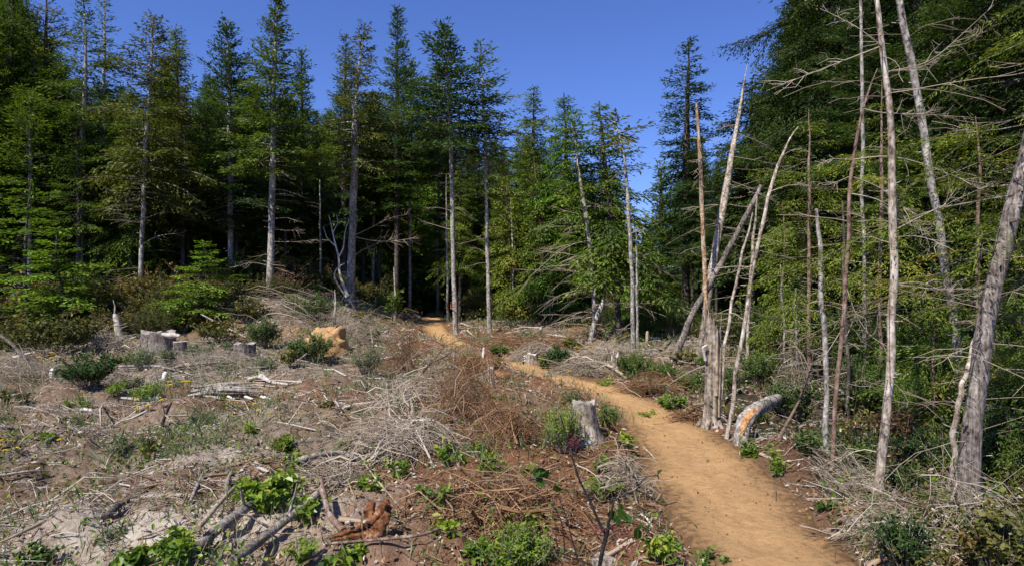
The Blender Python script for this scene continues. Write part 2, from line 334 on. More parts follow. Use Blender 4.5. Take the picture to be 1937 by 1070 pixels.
# ------------------------------------------------------------------ things
def thing(name, label, cat, loc, group=None):
    o = bpy.data.objects.new(name, None); o.empty_display_size = .2; col.objects.link(o); o.location = tuple(loc)
    o['label'] = label; o['category'] = cat
    if group: o['group'] = group
    return o
def tag(o, label, cat, group=None):
    o['label'] = label; o['category'] = cat
    if group: o['group'] = group
    return o
def copy_tree(root, loc, rz, scale, label=None, group=None):
    r = root.copy(); col.objects.link(r); r.location = tuple(loc); r.rotation_euler = (0, 0, rz); r.scale = scale
    if label: r['label'] = label
    if group: r['group'] = group
    for ch in root.children:
        c = ch.copy(); col.objects.link(c); c.parent = r
        for g in ch.children:
            d = g.copy(); col.objects.link(d); d.parent = c
    return r
def axis_at(ax, s):                                # s in 0..1
    n = len(ax) - 1; u = np.clip(s, 0, 1) * n; i = min(int(u), n - 1); return ax[i] + (ax[i + 1] - ax[i]) * (u - i)
def axis_pts(ax, s):
    n = len(ax) - 1; u = np.clip(s, 0, 1) * n; i = np.minimum(u.astype(int), n - 1); return ax[i] + (ax[i + 1] - ax[i]) * (u - i)[:, None]
def limb(BW, p, d, L, r, rg, sub=6, droop=.3, v=.5, curl=.15, depth=0, minr=.0025):
    """dead limb: a bent tapering stick with side twigs"""
    n = 6; u = np.linspace(0, 1, n)[:, None]; side = nrm(np.cross(d, [0, 0, 1.]) + 1e-6)
    pts = p + d * L * u + np.array([0, 0, -1.]) * droop * L * u ** 2 + side * curl * L * rg.normal() * u ** 2 + rg.normal(0, .012, (n, 3)) * L * u
    tube(BW, pts, [r, r * .6, minr], 4, v, cap=False)
    for k in range(sub):
        s = rg.uniform(.25, .95); q = axis_at(pts, s); td = nrm(pts[-1] - pts[0]); sgn = 1 if k % 2 else -1
        dd = nrm(td * rg.uniform(.5, .9) + side * sgn * rg.uniform(.4, .9) + np.array([0, 0, rg.normal(-.05, .25)]))
        l2 = L * rg.uniform(.2, .5) * (1.1 - s * .6)
        e = q + dd * l2 + np.array([0, 0, -droop * .4 * l2])
        sticks(BW, q[None], e[None], max(r * .4, minr), minr * .7, v + rg.normal(0, .1), .08, rg)
        if depth:
            for _ in range(3):
                s2 = rg.uniform(.3, .9); q2 = q + (e - q) * s2; d2 = nrm(dd + rg.normal(0, .6, 3))
                sticks(BW, q2[None], (q2 + d2 * l2 * .4)[None], minr, minr * .6, v, .1, rg)
    return pts
def crown(BL, BW, ax, rg, base, R, step=.3, per=5, e_top=35, e_bot=-8, droop=.25, cl=.15, cw=.065, gap=.10, hang=.15, prof=.72, spread=52, flat=.35, miss=.1, vmid=.5, lenj=(.42, 1.12), side=None, tl=.42, top_cut=0, rag=.16):
    ph = rg.uniform(0, 6.28); sec = rg.uniform(0, 6.28)
    Lx = np.linalg.norm(np.diff(ax, axis=0), axis=1).sum(); s = base * Lx; k = 0; az = rg.uniform(0, 6)
    H = Lx * (1 - base)
    while s < Lx * (1 - top_cut) - .05:
        t = (s - base * Lx) / H; o = axis_at(ax, s / Lx)
        rad = R * (1 - t) ** prof * min(1, .55 + t * 5) * (1 + rag * math.sin(t * 17 + ph) * (1 - t)) + .17
        for j in range(per):
            az += 2.4 + rg.normal(0, .25)
            if rg.random() < miss: continue
            L = rad * rg.uniform(*lenj) * (1 + .25 * math.sin(2 * az + sec + t * 9))
            if side is not None: L *= 1 + side[1] * math.cos(az - side[0])
            if L < .12: L = .12
            e = R_(e_bot + (e_top - e_bot) * t + rg.normal(0, 7)); h = np.array([math.cos(az), math.sin(az), 0]); sd = np.array([-h[1], h[0], 0])
            oo = o + [0, 0, rg.uniform(-.5, .5) * step]; dr = droop * rg.uniform(.6, 1.3) * (1.1 - .5 * t); te = math.tan(e)
            pos = lambda u: oo + h * (L * u * math.cos(e))[:, None] + np.array([0, 0, 1.]) * (L * (te * u * .9 - dr * u ** 2 + .10 * u ** 4))[:, None] + sd * (L * .08 * np.sin(u * 3 + az))[:, None]
            ub = np.array([0, .5, 1.]); pb = pos(ub)
            if BW is not None: sticks(BW, pb[:2], pb[1:], np.array([.010 + L * .008, .006 + L * .004]) * (.3 if cl < .06 else 1), np.array([.006 + L * .004, .003]) * (.3 if cl < .06 else 1), .4, .03, rg)
            nt = max(4, int(L / gap * (1.0)))
            u = np.linspace(.12 if L < 1 else .22, .98, nt) + rg.normal(0, .02, nt); pt = pos(u); tan = nrm(pos(u + .02) - pt)
            sg = np.where(np.arange(nt) % 2, 1., -1.)[:, None]
            a = np.radians(rg.normal(spread, 9, nt))[:, None]
            td = nrm(tan * np.cos(a) + sd * sg * np.sin(a) + np.array([0, 0, -1.]) * (hang + rg.normal(0, .08, (nt, 1))))
            ln = (L * tl * (1.02 - u) ** .7 + .08 + .05 * L) * rg.uniform(.6, 1.2, nt)
            m = np.maximum(1, np.round(ln / cl * 1.8).astype(int))
            rep = np.repeat(np.arange(nt), m); fr = np.concatenate([np.arange(q) / q for q in m])
            p = pt[rep] + td[rep] * (ln[rep] * fr)[:, None] + np.array([0, 0, -1.]) * (hang * .5 * ln[rep] * fr ** 2)[:, None]
            nn = len(p); p = p + rg.normal(0, cl * .38, (nn, 3)); dd = td[rep] + rg.normal(0, .32, (nn, 3)) * [1, 1, .6]
            up = np.array([0, 0, 1.]) + rg.normal(0, flat, (nn, 3))
            vb = vmid + rg.normal(0, .10)
            kites(BL, p, dd, up, cl * rg.uniform(.8, 1.5, nn), cw * rg.uniform(.7, 1.3, nn), vb + .22 * (fr - .5) + rg.normal(0, .09, nn) + .12 * (u[rep] - .5))
            k2 = max(3, int(L / cl * 1.3)); uu = np.linspace(.3, 1, k2); pp = pos(uu); tt = nrm(pos(uu + .02) - pp)
            kites(BL, pp, tt + rg.normal(0, .2, (k2, 3)), np.array([0, 0, 1.]) + rg.normal(0, flat, (k2, 3)), cl * rg.uniform(.8, 1.4, k2), cw * rg.uniform(.8, 1.3, k2), vb + .1 + rg.normal(0, .08, k2))
        s += step * rg.uniform(.75, 1.25); k += 1
    tp = ax[-1]; kites(BL, tp + rg.normal(0, .02, (8, 3)) - np.array([0, 0, 1.]) * np.linspace(0, .5, 8)[:, None], rg.normal(0, .35, (8, 3)) + [0, 0, 1.], rg.normal(0, 1, (8, 3)), np.full(8, cl * 1.2), np.full(8, cw), vmid)

# ---- forest prototypes
rgF = np.random.default_rng(21)
def proto(name, label, cat, H, base, R, matl, tr, seed, bark='bark_dark', dead=14, **kw):
    rg = np.random.default_rng(seed); BL, BW, BT = Buf(), Buf(), Buf()
    ax = resample([(0, 0, -.3), (rg.normal(0, .12), rg.normal(0, .12), H * .4), (rg.normal(0, .15), rg.normal(0, .15), H * .75), (0, 0, H)], 16)
    crown(BL, BT, ax, rg, base, R, **kw)
    tube(BT, ax, [tr * 1.15, tr * .85, tr * .55, .012], 8, .5, .04, rg, seg=18)
    for k in range(dead):
        z = rg.uniform(.08, max(base, .12) + .1); a = rg.uniform(0, 6.28); o = axis_at(ax, z)
        limb(BT, o, np.array([math.cos(a), math.sin(a), rg.normal(0, .15)]), rg.uniform(.5, 1.6), .014, rg, 5, rg.uniform(0, .35), .7)
    t = thing(name, label, cat, (0, 0, -50)); BL.obj('crown', matl, t); BT.obj('trunk', bark, t); t['H'] = H
    return t
FIR = dict(step=.20, per=6, gap=.07, e_top=38, e_bot=-5, droop=.20, cl=.13, cw=.046, hang=.05, spread=48)
HEM = dict(step=.22, per=6, e_top=25, e_bot=-8, droop=.50, cl=.12, cw=.044, hang=.22, spread=55, flat=.3, gap=.07)
LOOSE = dict(step=.25, per=5, e_top=32, e_bot=-4, droop=.28, cl=.13, cw=.044, hang=.16, spread=48, miss=.18, gap=.075)
LAB = 'tall dark conifer among the trunks of the forest behind the clearing'
protos = [
    proto('conifer_tree', LAB, 'tree', 13, .32, 2.7, 'conifer', .15, 1, **FIR),
    proto('conifer_tree', LAB, 'tree', 13, .36, 2.5, 'fir', .15, 2, **FIR),
    proto('conifer_tree', LAB, 'tree', 12, .10, 2.9, 'hemlock', .14, 3, **HEM),
    proto('conifer_tree', LAB, 'tree', 13, .38, 2.7, 'olive', .14, 4, **LOOSE),
    proto('conifer_tree', LAB, 'tree', 13, .34, 2.6, 'conifer', .15, 5, **HEM),
    proto('conifer_tree', LAB, 'tree', 12, .06, 3.0, 'fir', .14, 6, **FIR),
    proto('conifer_tree', LAB, 'tree', 13, .44, 2.5, 'conifer', .15, 8, **LOOSE),
]
young = [
    proto('young_hemlock', 'x', 'tree', 4.5, .06, 1.7, 'hemlock', .05, 11, dead=2, step=.26, per=5, e_top=20, e_bot=0, droop=.38, cl=.10, cw=.06, hang=.12, spread=55, flat=.2, gap=.07, vmid=.65),
    proto('young_hemlock', 'x', 'tree', 4.0, .10, 1.9, 'lime', .05, 12, dead=2, step=.34, per=4, e_top=15, e_bot=2, droop=.32, cl=.10, cw=.06, hang=.10, spread=55, flat=.15, gap=.07, vmid=.25),
    proto('young_cedar', 'x', 'tree', 5.0, .06, 1.5, 'cedar', .06, 13, dead=4, bark='bark_red', step=.24, per=5, e_top=20, e_bot=0, droop=.55, cl=.085, cw=.045, hang=.40, spread=50, flat=.5, gap=.06, vmid=.5),
]
used = set()
LM = [(5, 'left edge stem'), (90, 'cut off left spire'), (155, 'open spreading crown'), (267, 'broad olive conifer'), (338, 'nodding narrow conifer'), (436, 'bluish conifer'), (515, 'tall narrow conifer'), (572, 'small bluish top'), (668, 'stout grey stem'), (750, 'slender dark spire'),
      (857, 'painted stem'), (922, 'sparse one sided conifer'), (1008, 'dense dark conifer'), (1068, 'bright drooping hemlock'), (1160, 'reddish stemmed hemlock'), (1200, 'two bare poles'), (1298, 'tall layered fir'), (1340, 'splintered snag'), (1425, 'hanging topped hemlock'),
      (1530, 'yellow green cedar'), (1600, 'reddish sapling'), (1690, 'smooth pale trunk'), (1780, 'thick mottled trunk'), (1870, 'big cedar trunk')]
seen_lab = set()
def by(px):
    p, t_ = min(LM, key=lambda q: abs(q[0] - px)); dx = px - p
    return ('straight behind' if abs(dx) < 11 else ('just right of' if 0 < dx < 26 else ('just left of' if -26 < dx < 0 else ('farther right of' if dx > 0 else 'farther left of')))) + ' the ' + t_
def place(pr, px, d, ytop, label=None, group='forest conifers behind the clearing', wide=1.0, rz=None, z=None):
    x = (px - CX) / F * d; g = hz(x, d) if z is None else z
    H = CAM_H + (HOR - ytop) / F * d - g; k = H / pr['H']; kx = wide * (.55 * k + .45 * min(k, 1.15))
    rz = rgF.uniform(0, 6.28) if rz is None else rz
    if pr.name not in used:
        used.add(pr.name); pr.location = (x, d, g - .02); pr.rotation_euler = (0, 0, rz); pr.scale = (kx, kx, k)
        if label: pr['label'] = label
        if group: pr['group'] = group
        return pr
    return copy_tree(pr, (x, d, g - .02), rz, (kx, kx, k), label or LAB, group)

# skyline: how high the closed canopy reaches at each column of the photograph
ENV = np.array([(-400, -150), (0, -80), (70, 0), (100, 60), (125, 110), (150, 120), (225, 150), (260, 140), (300, 110), (345, 100), (368, 190), (400, 110), (450, 110), (480, 130), (520, 120),
                (560, 190), (600, 190), (640, 150), (720, 170), (790, 240), (830, 200), (900, 230), (960, 250), (1000, 240), (1060, 240), (1100, 290), (1140, 260), (1180, 340),
                (1195, 425), (1225, 420), (1245, 330), (1280, 240), (1340, 240), (1385, 300), (1430, 180), (1470, 40), (1520, -80), (2400, -200)])
def env(px): return float(np.interp(px, ENV[:, 0], ENV[:, 1]))
def near_path(x, d): return 10 < d < 43 and abs(x - np.interp(d, PATH[:, 1], PATH[:, 0])) < (1.6 if d < 30 else 1.2)
count = 0
for layer, (dd, gap_m) in enumerate([(1.8, 1.7), (4.5, 1.6), (7.5, 1.7), (11, 1.8), (16, 2.1), (23, 2.6), (31, 3.4)]):
    px = -140.0
    while px < 2080:
        d = edge_d(px) + dd + rgF.uniform(-1.2, 1.2) + (1.6 if px < 720 and layer == 0 else 0); x = (px - CX) / F * d
        top = env(px) + abs(rgF.normal(0, 35)) + 8
        if layer == 0: top += 40 * rgF.random()
        w_env = max(env(px - 22), env(px + 22)); top = max(top, w_env - 30)
        p = protos[[0, 1, 3, 4, 6][int(rgF.integers(5))]]
        if layer >= 3: p = protos[5] if px > 1380 else protos[[2, 5, 4, 0][int(rgF.choice(4, p=[.38, .38, .12, .12]))]]
        Hh = CAM_H + (HOR - top) / F * d
        if near_path(x, d) or Hh < 2.5 or (layer == 0 and (px > 1450 or (px > 1235 and Hh > 6))): px += 18; continue
        lab = None
        if layer < 3 and 0 < px < 1937:
            if px > 1380: p = protos[1]
            tone = {0: 'mid green', 1: 'bluish dark', 3: 'olive', 4: 'drooping green', 6: 'sparse green', 2: 'bright green', 5: 'dark bluish'}[protos.index(p)]
            lab = '%s conifer in the %s forest row, %s' % (tone, ('first', 'second', 'third')[layer], by(px)); seen_lab.add(lab)
        place(p, px, d, top, lab, wide=.9 if Hh > 7 else .7); count += 1
        px += gap_m / d * F * rgF.uniform(.75, 1.3)
for px, d, top in ((800, 47, 250), (825, 50, 260), (812, 55, 240), (842, 48, 270), (835, 57, 250), (790, 52, 240), (850, 54, 260), (806, 60, 250)): place(protos[2 if d % 2 else 5], px, d, top)

# ------------------------------------------------------------------ individual trees that stand out
rgH = np.random.default_rng(5)
def hero(name, label, base, pts, r, bark, d=None, cr=None, leafmat='conifer', dead=0, deadL=(.4, 1.2), deadz=(.1, .8), cat='tree', group=None, limbs=(), sides=10, rough=.05, flare=1.25, side=None, lift=0, sub=5, seed=None, deadr=.010, ddroop=.2, dazi=None):
    """base: photograph pixel of the foot on the ground; pts: pixels (x, y, extra depth) of the stem above it; r: radii in metres"""
    global rgH
    rg = np.random.default_rng(seed if seed is not None else int(rgH.integers(1 << 30)))
    if d is None: b = G(*base)
    else:
        x = (base[0] - CX) / F * d; b = np.array([x, d, hz(x, d)])
    d0 = b[1]; org = b.copy(); fr_ = .42 if d0 < 12 else (.55 if d0 < 21 else .78); r = tuple(q * fr_ for q in r)
    P3 = [b - [0, 0, .15]] + [P(px, py, d0 + dd) for px, py, dd in pts]
    ax = resample(P3, 26); ax[2:-1] += rg.normal(0, .012, (23, 3)) * [1, 1, .3]
    t = thing(name, label, cat, org, group)
    BT = Buf(); tube(BT, ax, [r[0] * flare, r[0]] + [r[0] * .97, r[0] * .93] + list(r[1:]) , sides, .5, rough, rg, seg=40, lobes=.05)
    nst = 26; zs = rg.uniform(.04, .85, nst); pa = axis_pts(ax, zs); an = rg.uniform(0, 6.28, nst)          # broken twig stubs and knots
    dv = np.stack([np.cos(an), np.sin(an), rg.uniform(-.1, .5, nst)], 1); rr_ = np.interp(zs, np.linspace(0, 1, len(r)), r)
    sticks(BT, pa, pa + dv * (rr_ + rg.exponential(.03, nst) * (1 + d0 / 20) + .01)[:, None], .35 * rr_ * rg.uniform(.3, 1, nst), .12 * rr_ + .001, .4, .03, rg, 5)
    if cr:
        BL = Buf(); kw = dict(cr); base_f = kw.pop('base'); Rr = kw.pop('R') * (1.22 if d0 > 13 else 1.0)
        if d0 > 13: kw['cw'] *= 1.15; kw['per'] += 1
        crown(BL, BT, ax, rg, base_f, Rr, side=side, **kw); BL.obj('crown', leafmat, t, org)
    BT.obj('trunk', bark, t, org, True)
    for k in range(dead):
        z = rg.uniform(*deadz); a = rg.uniform(0, 6.28) if dazi is None else rg.normal(dazi, .7) + (math.pi if rg.random() < .35 else 0); o = axis_at(ax, z)
        BB = Buf(); L = rg.uniform(*deadL) * (1.2 - z * .5)
        limb(BB, o, nrm(np.array([math.cos(a), math.sin(a), rg.normal(.1, .2)])), L, deadr * rg.uniform(.6, 1.3), rg, sub, rg.uniform(-.1, ddroop * 2), rg.uniform(.2, .65))
        BB.obj('branch', 'dead_twig', t, org)
    for lp in limbs:                                  # hand placed limbs: [(px, py, dd), ...], r0
        BB = Buf(); q = np.array([P(px, py, d0 + dd) for px, py, dd in lp[0]]); q[0] = ax[np.argmin(np.linalg.norm(ax - q[0], axis=1))]
        pp = tube(BB, q, [lp[1] * .62, lp[1] * .36, .0016], 5, rg.uniform(.35, .7), .06, rg, seg=12, cap=False)
        for k in range((lp[2] if len(lp) > 2 else 5) + 5):
            s = rg.uniform(.3, .97); o = axis_at(pp, s); dv = nrm(pp[-1] - pp[0]); dd = nrm(dv + rg.normal(0, .55, 3)); l2 = np.linalg.norm(pp[-1] - pp[0]) * rg.uniform(.08, .25)
            sticks(BB, o[None], (o + dd * l2)[None], lp[1] * .3 + .001, .0012, .65, .08, rg)
            for _ in range(3): o2 = o + dd * l2 * rg.uniform(.3, .95); sticks(BB, o2[None], (o2 + nrm(dd + rg.normal(0, .7, 3)) * l2 * .45)[None], .0018, .001, .6, .1, rg)
        BB.obj('branch', 'dead_twig', t, org)
    return t
def C(base, R, kind, **k): d = dict(kind); d.update(base=base, R=R); d.update(k); return d
m_ = 1 / F
# left and middle skyline
hero('conifer_tree', 'loosely branched tall conifer at the left edge with a bare grey stem', (3, 600), [(4, 420, 0), (10, 200, 0), (16, -130, 0)], (.10, .06, .02), 'bark', cr=C(.42, 1.5, LOOSE), dead=10, limbs=[([(4, 415, 0), (60, 408, .2), (130, 410, .3)], .014), ([(6, 330, 0), (40, 300, .2), (58, 297, .2)], .012)])
hero('conifer_tree', 'tall loose conifer rising behind the left edge, its pointed top cut by the frame', (84, 590), [(84, 300, 0), (88, -40, 0)], (.13, .08, .015), 'bark_dark', d=24, cr=C(.2, 1.5, LOOSE), leafmat='olive')
hero('conifer_tree', 'loose olive green conifer with an open spreading top left of the twin tops', (150, 590), [(155, 300, 0), (163, 80, 0), (158, 3, 0)], (.12, .07, .015), 'bark', d=23, cr=C(.45, 1.35, LOOSE, miss=.3), leafmat='conifer', dead=8)
hero('conifer_tree', 'thin half bare conifer top close behind the open spreading crown', (200, 590), [(196, 300, 0), (198, -15, 0)], (.10, .06, .015), 'bark', d=26, cr=C(.6, .6, LOOSE, miss=.35, gap=.16), leafmat='conifer')
hero('conifer_tree', 'broad olive conifer on a slim grey stem with dead fans below its crown', (267, 600), [(266, 520, 0), (275, 290, 0), (287, 120, 0), (289, 30, 0)], (.09, .07, .012), 'bark', d=21.5, cr=C(.44, 1.9, LOOSE, miss=.12, droop=.35, hang=.25), leafmat='olive', dead=16, deadL=(.8, 1.9), deadz=(.15, .5), limbs=[([(272, 395, 0), (225, 400, .2), (195, 392, .3)], .016), ([(272, 410, 0), (310, 400, 0), (350, 405, 0)], .014), ([(268, 455, 0), (300, 445, 0), (350, 440, 0)], .016)])
hero('conifer_tree', 'narrow dark drooping conifer with a nodding tip', (338, 590), [(338, 300, 0), (332, 50, 0)], (.12, .08, .012), 'bark_dark', d=26, cr=C(.2, 1.1, HEM), leafmat='conifer')
hero('conifer_tree', 'bluish green conifer with a pale stem showing through its crown', (436, 580), [(436, 300, 0), (433, 150, 0), (428, 38, 0)], (.12, .08, .012), 'bark', d=24, cr=C(.3, 1.5, FIR, miss=.15), leafmat='fir')
hero('conifer_tree', 'tall narrow conifer on a straight grey stem beside the brushy mound', (510, 566), [(513, 450, 0), (517, 290, 0), (518, 150, 0), (526, -8, 0)], (.13, .08, .012), 'bark', cr=C(.44, 1.45, FIR, miss=.12, prof=1.15), leafmat='conifer', dead=16, deadL=(.7, 1.7), deadz=(.1, .5), limbs=[([(514, 440, 0), (545, 436, 0), (575, 436, 0)], .014), ([(512, 465, 0), (560, 458, 0), (600, 453, 0)], .014), ([(513, 495, 0), (480, 495, 0), (440, 505, 0)], .014), ([(511, 515, 0), (540, 512, 0), (556, 520, 0)], .012)])
hero('conifer_tree', 'small bluish conifer top poking up behind the tall narrow one', (572, 590), [(572, 300, 0), (570, 98, 0)], (.12, .08, .012), 'bark_dark', d=29, cr=C(.2, 1.1, FIR, miss=.15), leafmat='fir')
hero('conifer_tree', 'airy bluish conifer spire behind the crooked limbed stem', (650, 590), [(650, 300, 0), (655, 68, 0)], (.12, .08, .012), 'bark_dark', d=28, cr=C(.25, 1.0, LOOSE), leafmat='fir')
hero('conifer_tree', 'olive conifer on a stout grey stem with long crooked dead limbs reaching right', (662, 556), [(665, 480, 0), (668, 380, 0), (672, 280, 0), (671, 190, 0), (690, 48, .5)], (.175, .07, .01), 'bark', d=24, cr=C(.47, 1.5, LOOSE, miss=.1, hang=.25, prof=1.0), leafmat='olive', dead=5, deadz=(.3, .5), sides=12,
     limbs=[([(668, 450, 0), (700, 455, 0), (735, 458, 0), (785, 450, 0)], .03, 9), ([(645, 515, 0), (665, 485, -.3), (700, 465, -.3), (750, 450, -.2)], .03, 7), ([(667, 380, 0), (655, 360, 0), (640, 350, 0), (652, 335, 0)], .03, 4), ([(668, 437, 0), (700, 432, 0), (735, 412, 0), (775, 405, 0)], .026, 8)])
hero('conifer_tree', 'slender dark spire with short clumped boughs, second tallest of the skyline', (750, 600), [(750, 300, 0), (752, 16, 0)], (.13, .08, .012), 'bark_dark', d=29, cr=C(.35, 1.05, FIR, miss=.15), leafmat='fir')
hero('conifer_tree', 'dark bushy topped fir by the trail mouth with orange paint low on its stem', (862, 632), [(857, 480, 0), (855, 360, 0), (852, 230, 0), (838, 44, 0)], (.13, .075, .012), 'bark', cr=C(.62, 1.45, FIR, prof=.9, miss=.05, cw=.05), leafmat='fir', dead=12, deadz=(.3, .64), deadL=(.4, 1.1),
     limbs=[([(856, 332, 0), (880, 325, 0), (905, 312, 0), (925, 300, 0)], .016), ([(856, 368, 0), (870, 362, 0), (888, 350, 0)], .018), ([(851, 328, 0), (838, 328, 0), (822, 334, 0)], .014)])
hero('young_conifer', 'thin second stem standing close against the painted tree', (847, 626), [(846, 500, 0), (844, 330, 0)], (.06, .03, .01), 'bark', d=26.5, dead=10, deadL=(.3, .9), limbs=[([(845, 518, 0), (832, 508, 0), (818, 512, 0)], .014)])
hero('conifer_tree', 'thin sparsely leafed conifer right of the painted tree with a one sided crown', (926, 626), [(922, 480, 0), (919, 330, 0), (915, 180, 0), (908, 84, 0)], (.11, .06, .012), 'bark', cr=C(.5, 1.3, LOOSE, miss=.3, gap=.16), leafmat='conifer', dead=10, deadz=(.2, .55), side=(0, .3),
     limbs=[([(920, 474, 0), (905, 470, 0), (890, 470, 0)], .014), ([(918, 450, 0), (905, 448, 0)], .014)])
hero('conifer_tree', 'dense dark conifer with a rounded pointed top between the sparse tree and the drooping ones', (1008, 600), [(1008, 300, 0), (1010, 165, 0)], (.13, .08, .012), 'bark_dark', d=29, cr=C(.2, 1.3, HEM), leafmat='conifer')
hero('hemlock_tree', 'bright green drooping hemlock clothed almost to the ground', (1068, 605), [(1068, 400, 0), (1072, 260, 0), (1066, 182, 0)], (.13, .09, .012), 'bark_dark', d=27, cr=C(.10, 1.8, HEM, droop=.55, hang=.3), leafmat='hemlock')
hero('hemlock_tree', 'dark green layered hemlock on a reddish brown stem left of the sky gap', (1173, 642), [(1163, 500, .5), (1156, 400, .8), (1140, 280, 1), (1134, 200, 1)], (.14, .10, .012), 'bark_dark', cr=C(.30, 1.6, HEM, prof=.9), leafmat='conifer', dead=8, deadz=(.1, .3), limbs=[([(1157, 470, 0), (1175, 440, 0), (1195, 432, 0)], .012), ([(1168, 500, 0), (1185, 478, 0), (1190, 475, 0)], .01)])
hero('dead_tree', 'slender bare pole with a small wispy green tip, left of the sky gap', (1198, 664), [(1196, 520, 0), (1188, 380, 0), (1180, 290, 0), (1163, 222, 0)], (.085, .05, .01), 'bark', cr=C(.9, .55, LOOSE, miss=.1, step=.2), leafmat='olive', dead=6, deadL=(.2, .6), limbs=[([(1187, 330, 0), (1200, 318, 0), (1212, 310, 0)], .01)])
hero('dead_tree', 'shorter thin bare pole directly beside the slender one', (1206, 652), [(1205, 560, 0), (1203, 440, 0)], (.055, .03, .015), 'bark', dead=3, deadL=(.3, .7), limbs=[([(1203, 480, 0), (1225, 482, 0), (1245, 478, 0)], .008)])
hero('fir_tree', 'tall layered fir with evenly tiered boughs at the right of the sky gap', (1296, 640), [(1298, 400, 0), (1300, 200, 0), (1303, 76, 0)], (.17, .10, .012), 'bark_dark', d=24, cr=C(.27, 1.35, FIR, step=.36, per=7, droop=.32, e_top=20, e_bot=-12, prof=.72, miss=.03), leafmat='fir')
hero('hemlock_tree', 'drooping hemlock with a hanging top behind the pale leaning stems', (1425, 620), [(1425, 380, 0), (1422, 148, 0)], (.16, .10, .012), 'bark_dark', d=20.5, cr=C(.36, 2.0, HEM), leafmat='deep')
hero('conifer_tree', 'rounded mid green conifer low at the right of the sky gap', (1248, 620), [(1250, 450, 0), (1250, 318, 0)], (.13, .08, .012), 'bark_dark', d=25, cr=C(.08, .95, FIR), leafmat='conifer')
# dead and leaning stems, middle right
hero('dead_tree', 'leaning bare tree with a fan of fine dead branches near its foot', (1122, 640), [(1126, 590, 0), (1118, 480, .3), (1104, 380, .4), (1090, 290, .5), (1084, 215, .5)], (.115, .06, .015), 'bark', cr=C(.82, .6, LOOSE, step=.25), leafmat='hemlock', dead=44, deadL=(.7, 2.2), deadz=(.05, .6), dazi=3.3, ddroop=.3, deadr=.012, sub=8)
hero('broken_snag', 'short thick leaning snag with an orange broken top at the foot of the leaning tree', (1112, 648), [(1125, 610, 0), (1138, 580, 0), (1141, 566, 0)], (.14, .12, .09), 'bark', d=17.5, dead=8, deadL=(.4, .9), deadz=(.4, .9), cat='snag')
hero('leaning_stem', 'dark grey stem leaning steeply to the right and resting across a paler tree', (1268, 684), [(1310, 590, -.1), (1370, 490, -.3), (1440, 350, -.6)], (.12, .10, .07), 'bark_cedar', dead=8, deadL=(.1, .35), cat='dead tree', sub=1)
hero('dead_tree', 'pale grey bare tree curving up to the right, crossed by the leaning stem', (1322, 662), [(1340, 560, -.5), (1352, 470, -.4), (1376, 350, 0), (1395, 230, .3), (1414, 120, .5)], (.15, .075, .008), 'bark_pale', d=14.5, dead=16, deadL=(.5, 1.4), deadz=(.35, .85), flare=1.1,
     limbs=[([(1390, 255, .3), (1430, 265, .3), (1470, 290, .4)], .014), ([(1388, 290, 0), (1440, 305, 0), (1480, 315, 0)], .014), ([(1378, 340, 0), (1430, 360, 0), (1475, 385, 0)], .016), ([(1368, 385, 0), (1410, 392, 0), (1445, 385, 0)], .014)])
hero('dead_tree', 'straight dead pole with peeling orange bark and a snapped top', (1338, 690), [(1336, 600, 0), (1331, 450, 0), (1325, 320, 0), (1318, 196, 0)], (.085, .07, .045), 'peel', d=13.5, dead=12, deadL=(.2, .6), deadz=(.4, .95), rough=.12)
hero('dead_tree', 'thin pale stem between the splintered snag and the curved pole', (1358, 790), [(1372, 650, 0), (1387, 560, 0), (1405, 480, 0), (1424, 402, 0)], (.055, .045, .02), 'bark_pale', d=9.5, dead=8, deadL=(.3, .8))
hero('dead_tree', 'another thin pale stem directly behind the curved pole', (1412, 650), [(1418, 560, 0), (1425, 450, 0), (1432, 372, 0)], (.06, .05, .02), 'bark_pale', d=13, dead=8, deadL=(.3, .8))
hero('dead_tree', 'slim curved bare pole rising from the trail edge and arching right at its tip', (1369, 833), [(1385, 760, 0), (1402, 650, 0), (1415, 560, 0), (1438, 440, 0), (1462, 330, .1), (1488, 270, .2), (1510, 240, .3)], (.052, .045, .012), 'bark_pale', dead=8, deadz=(.5, .95), deadL=(.3, .7), flare=1.15, deadr=.0042,
     limbs=[([(1455, 360, 0), (1490, 350, 0), (1530, 350, 0)], .008), ([(1478, 290, 0), (1500, 282, 0), (1530, 288, 0)], .007)])
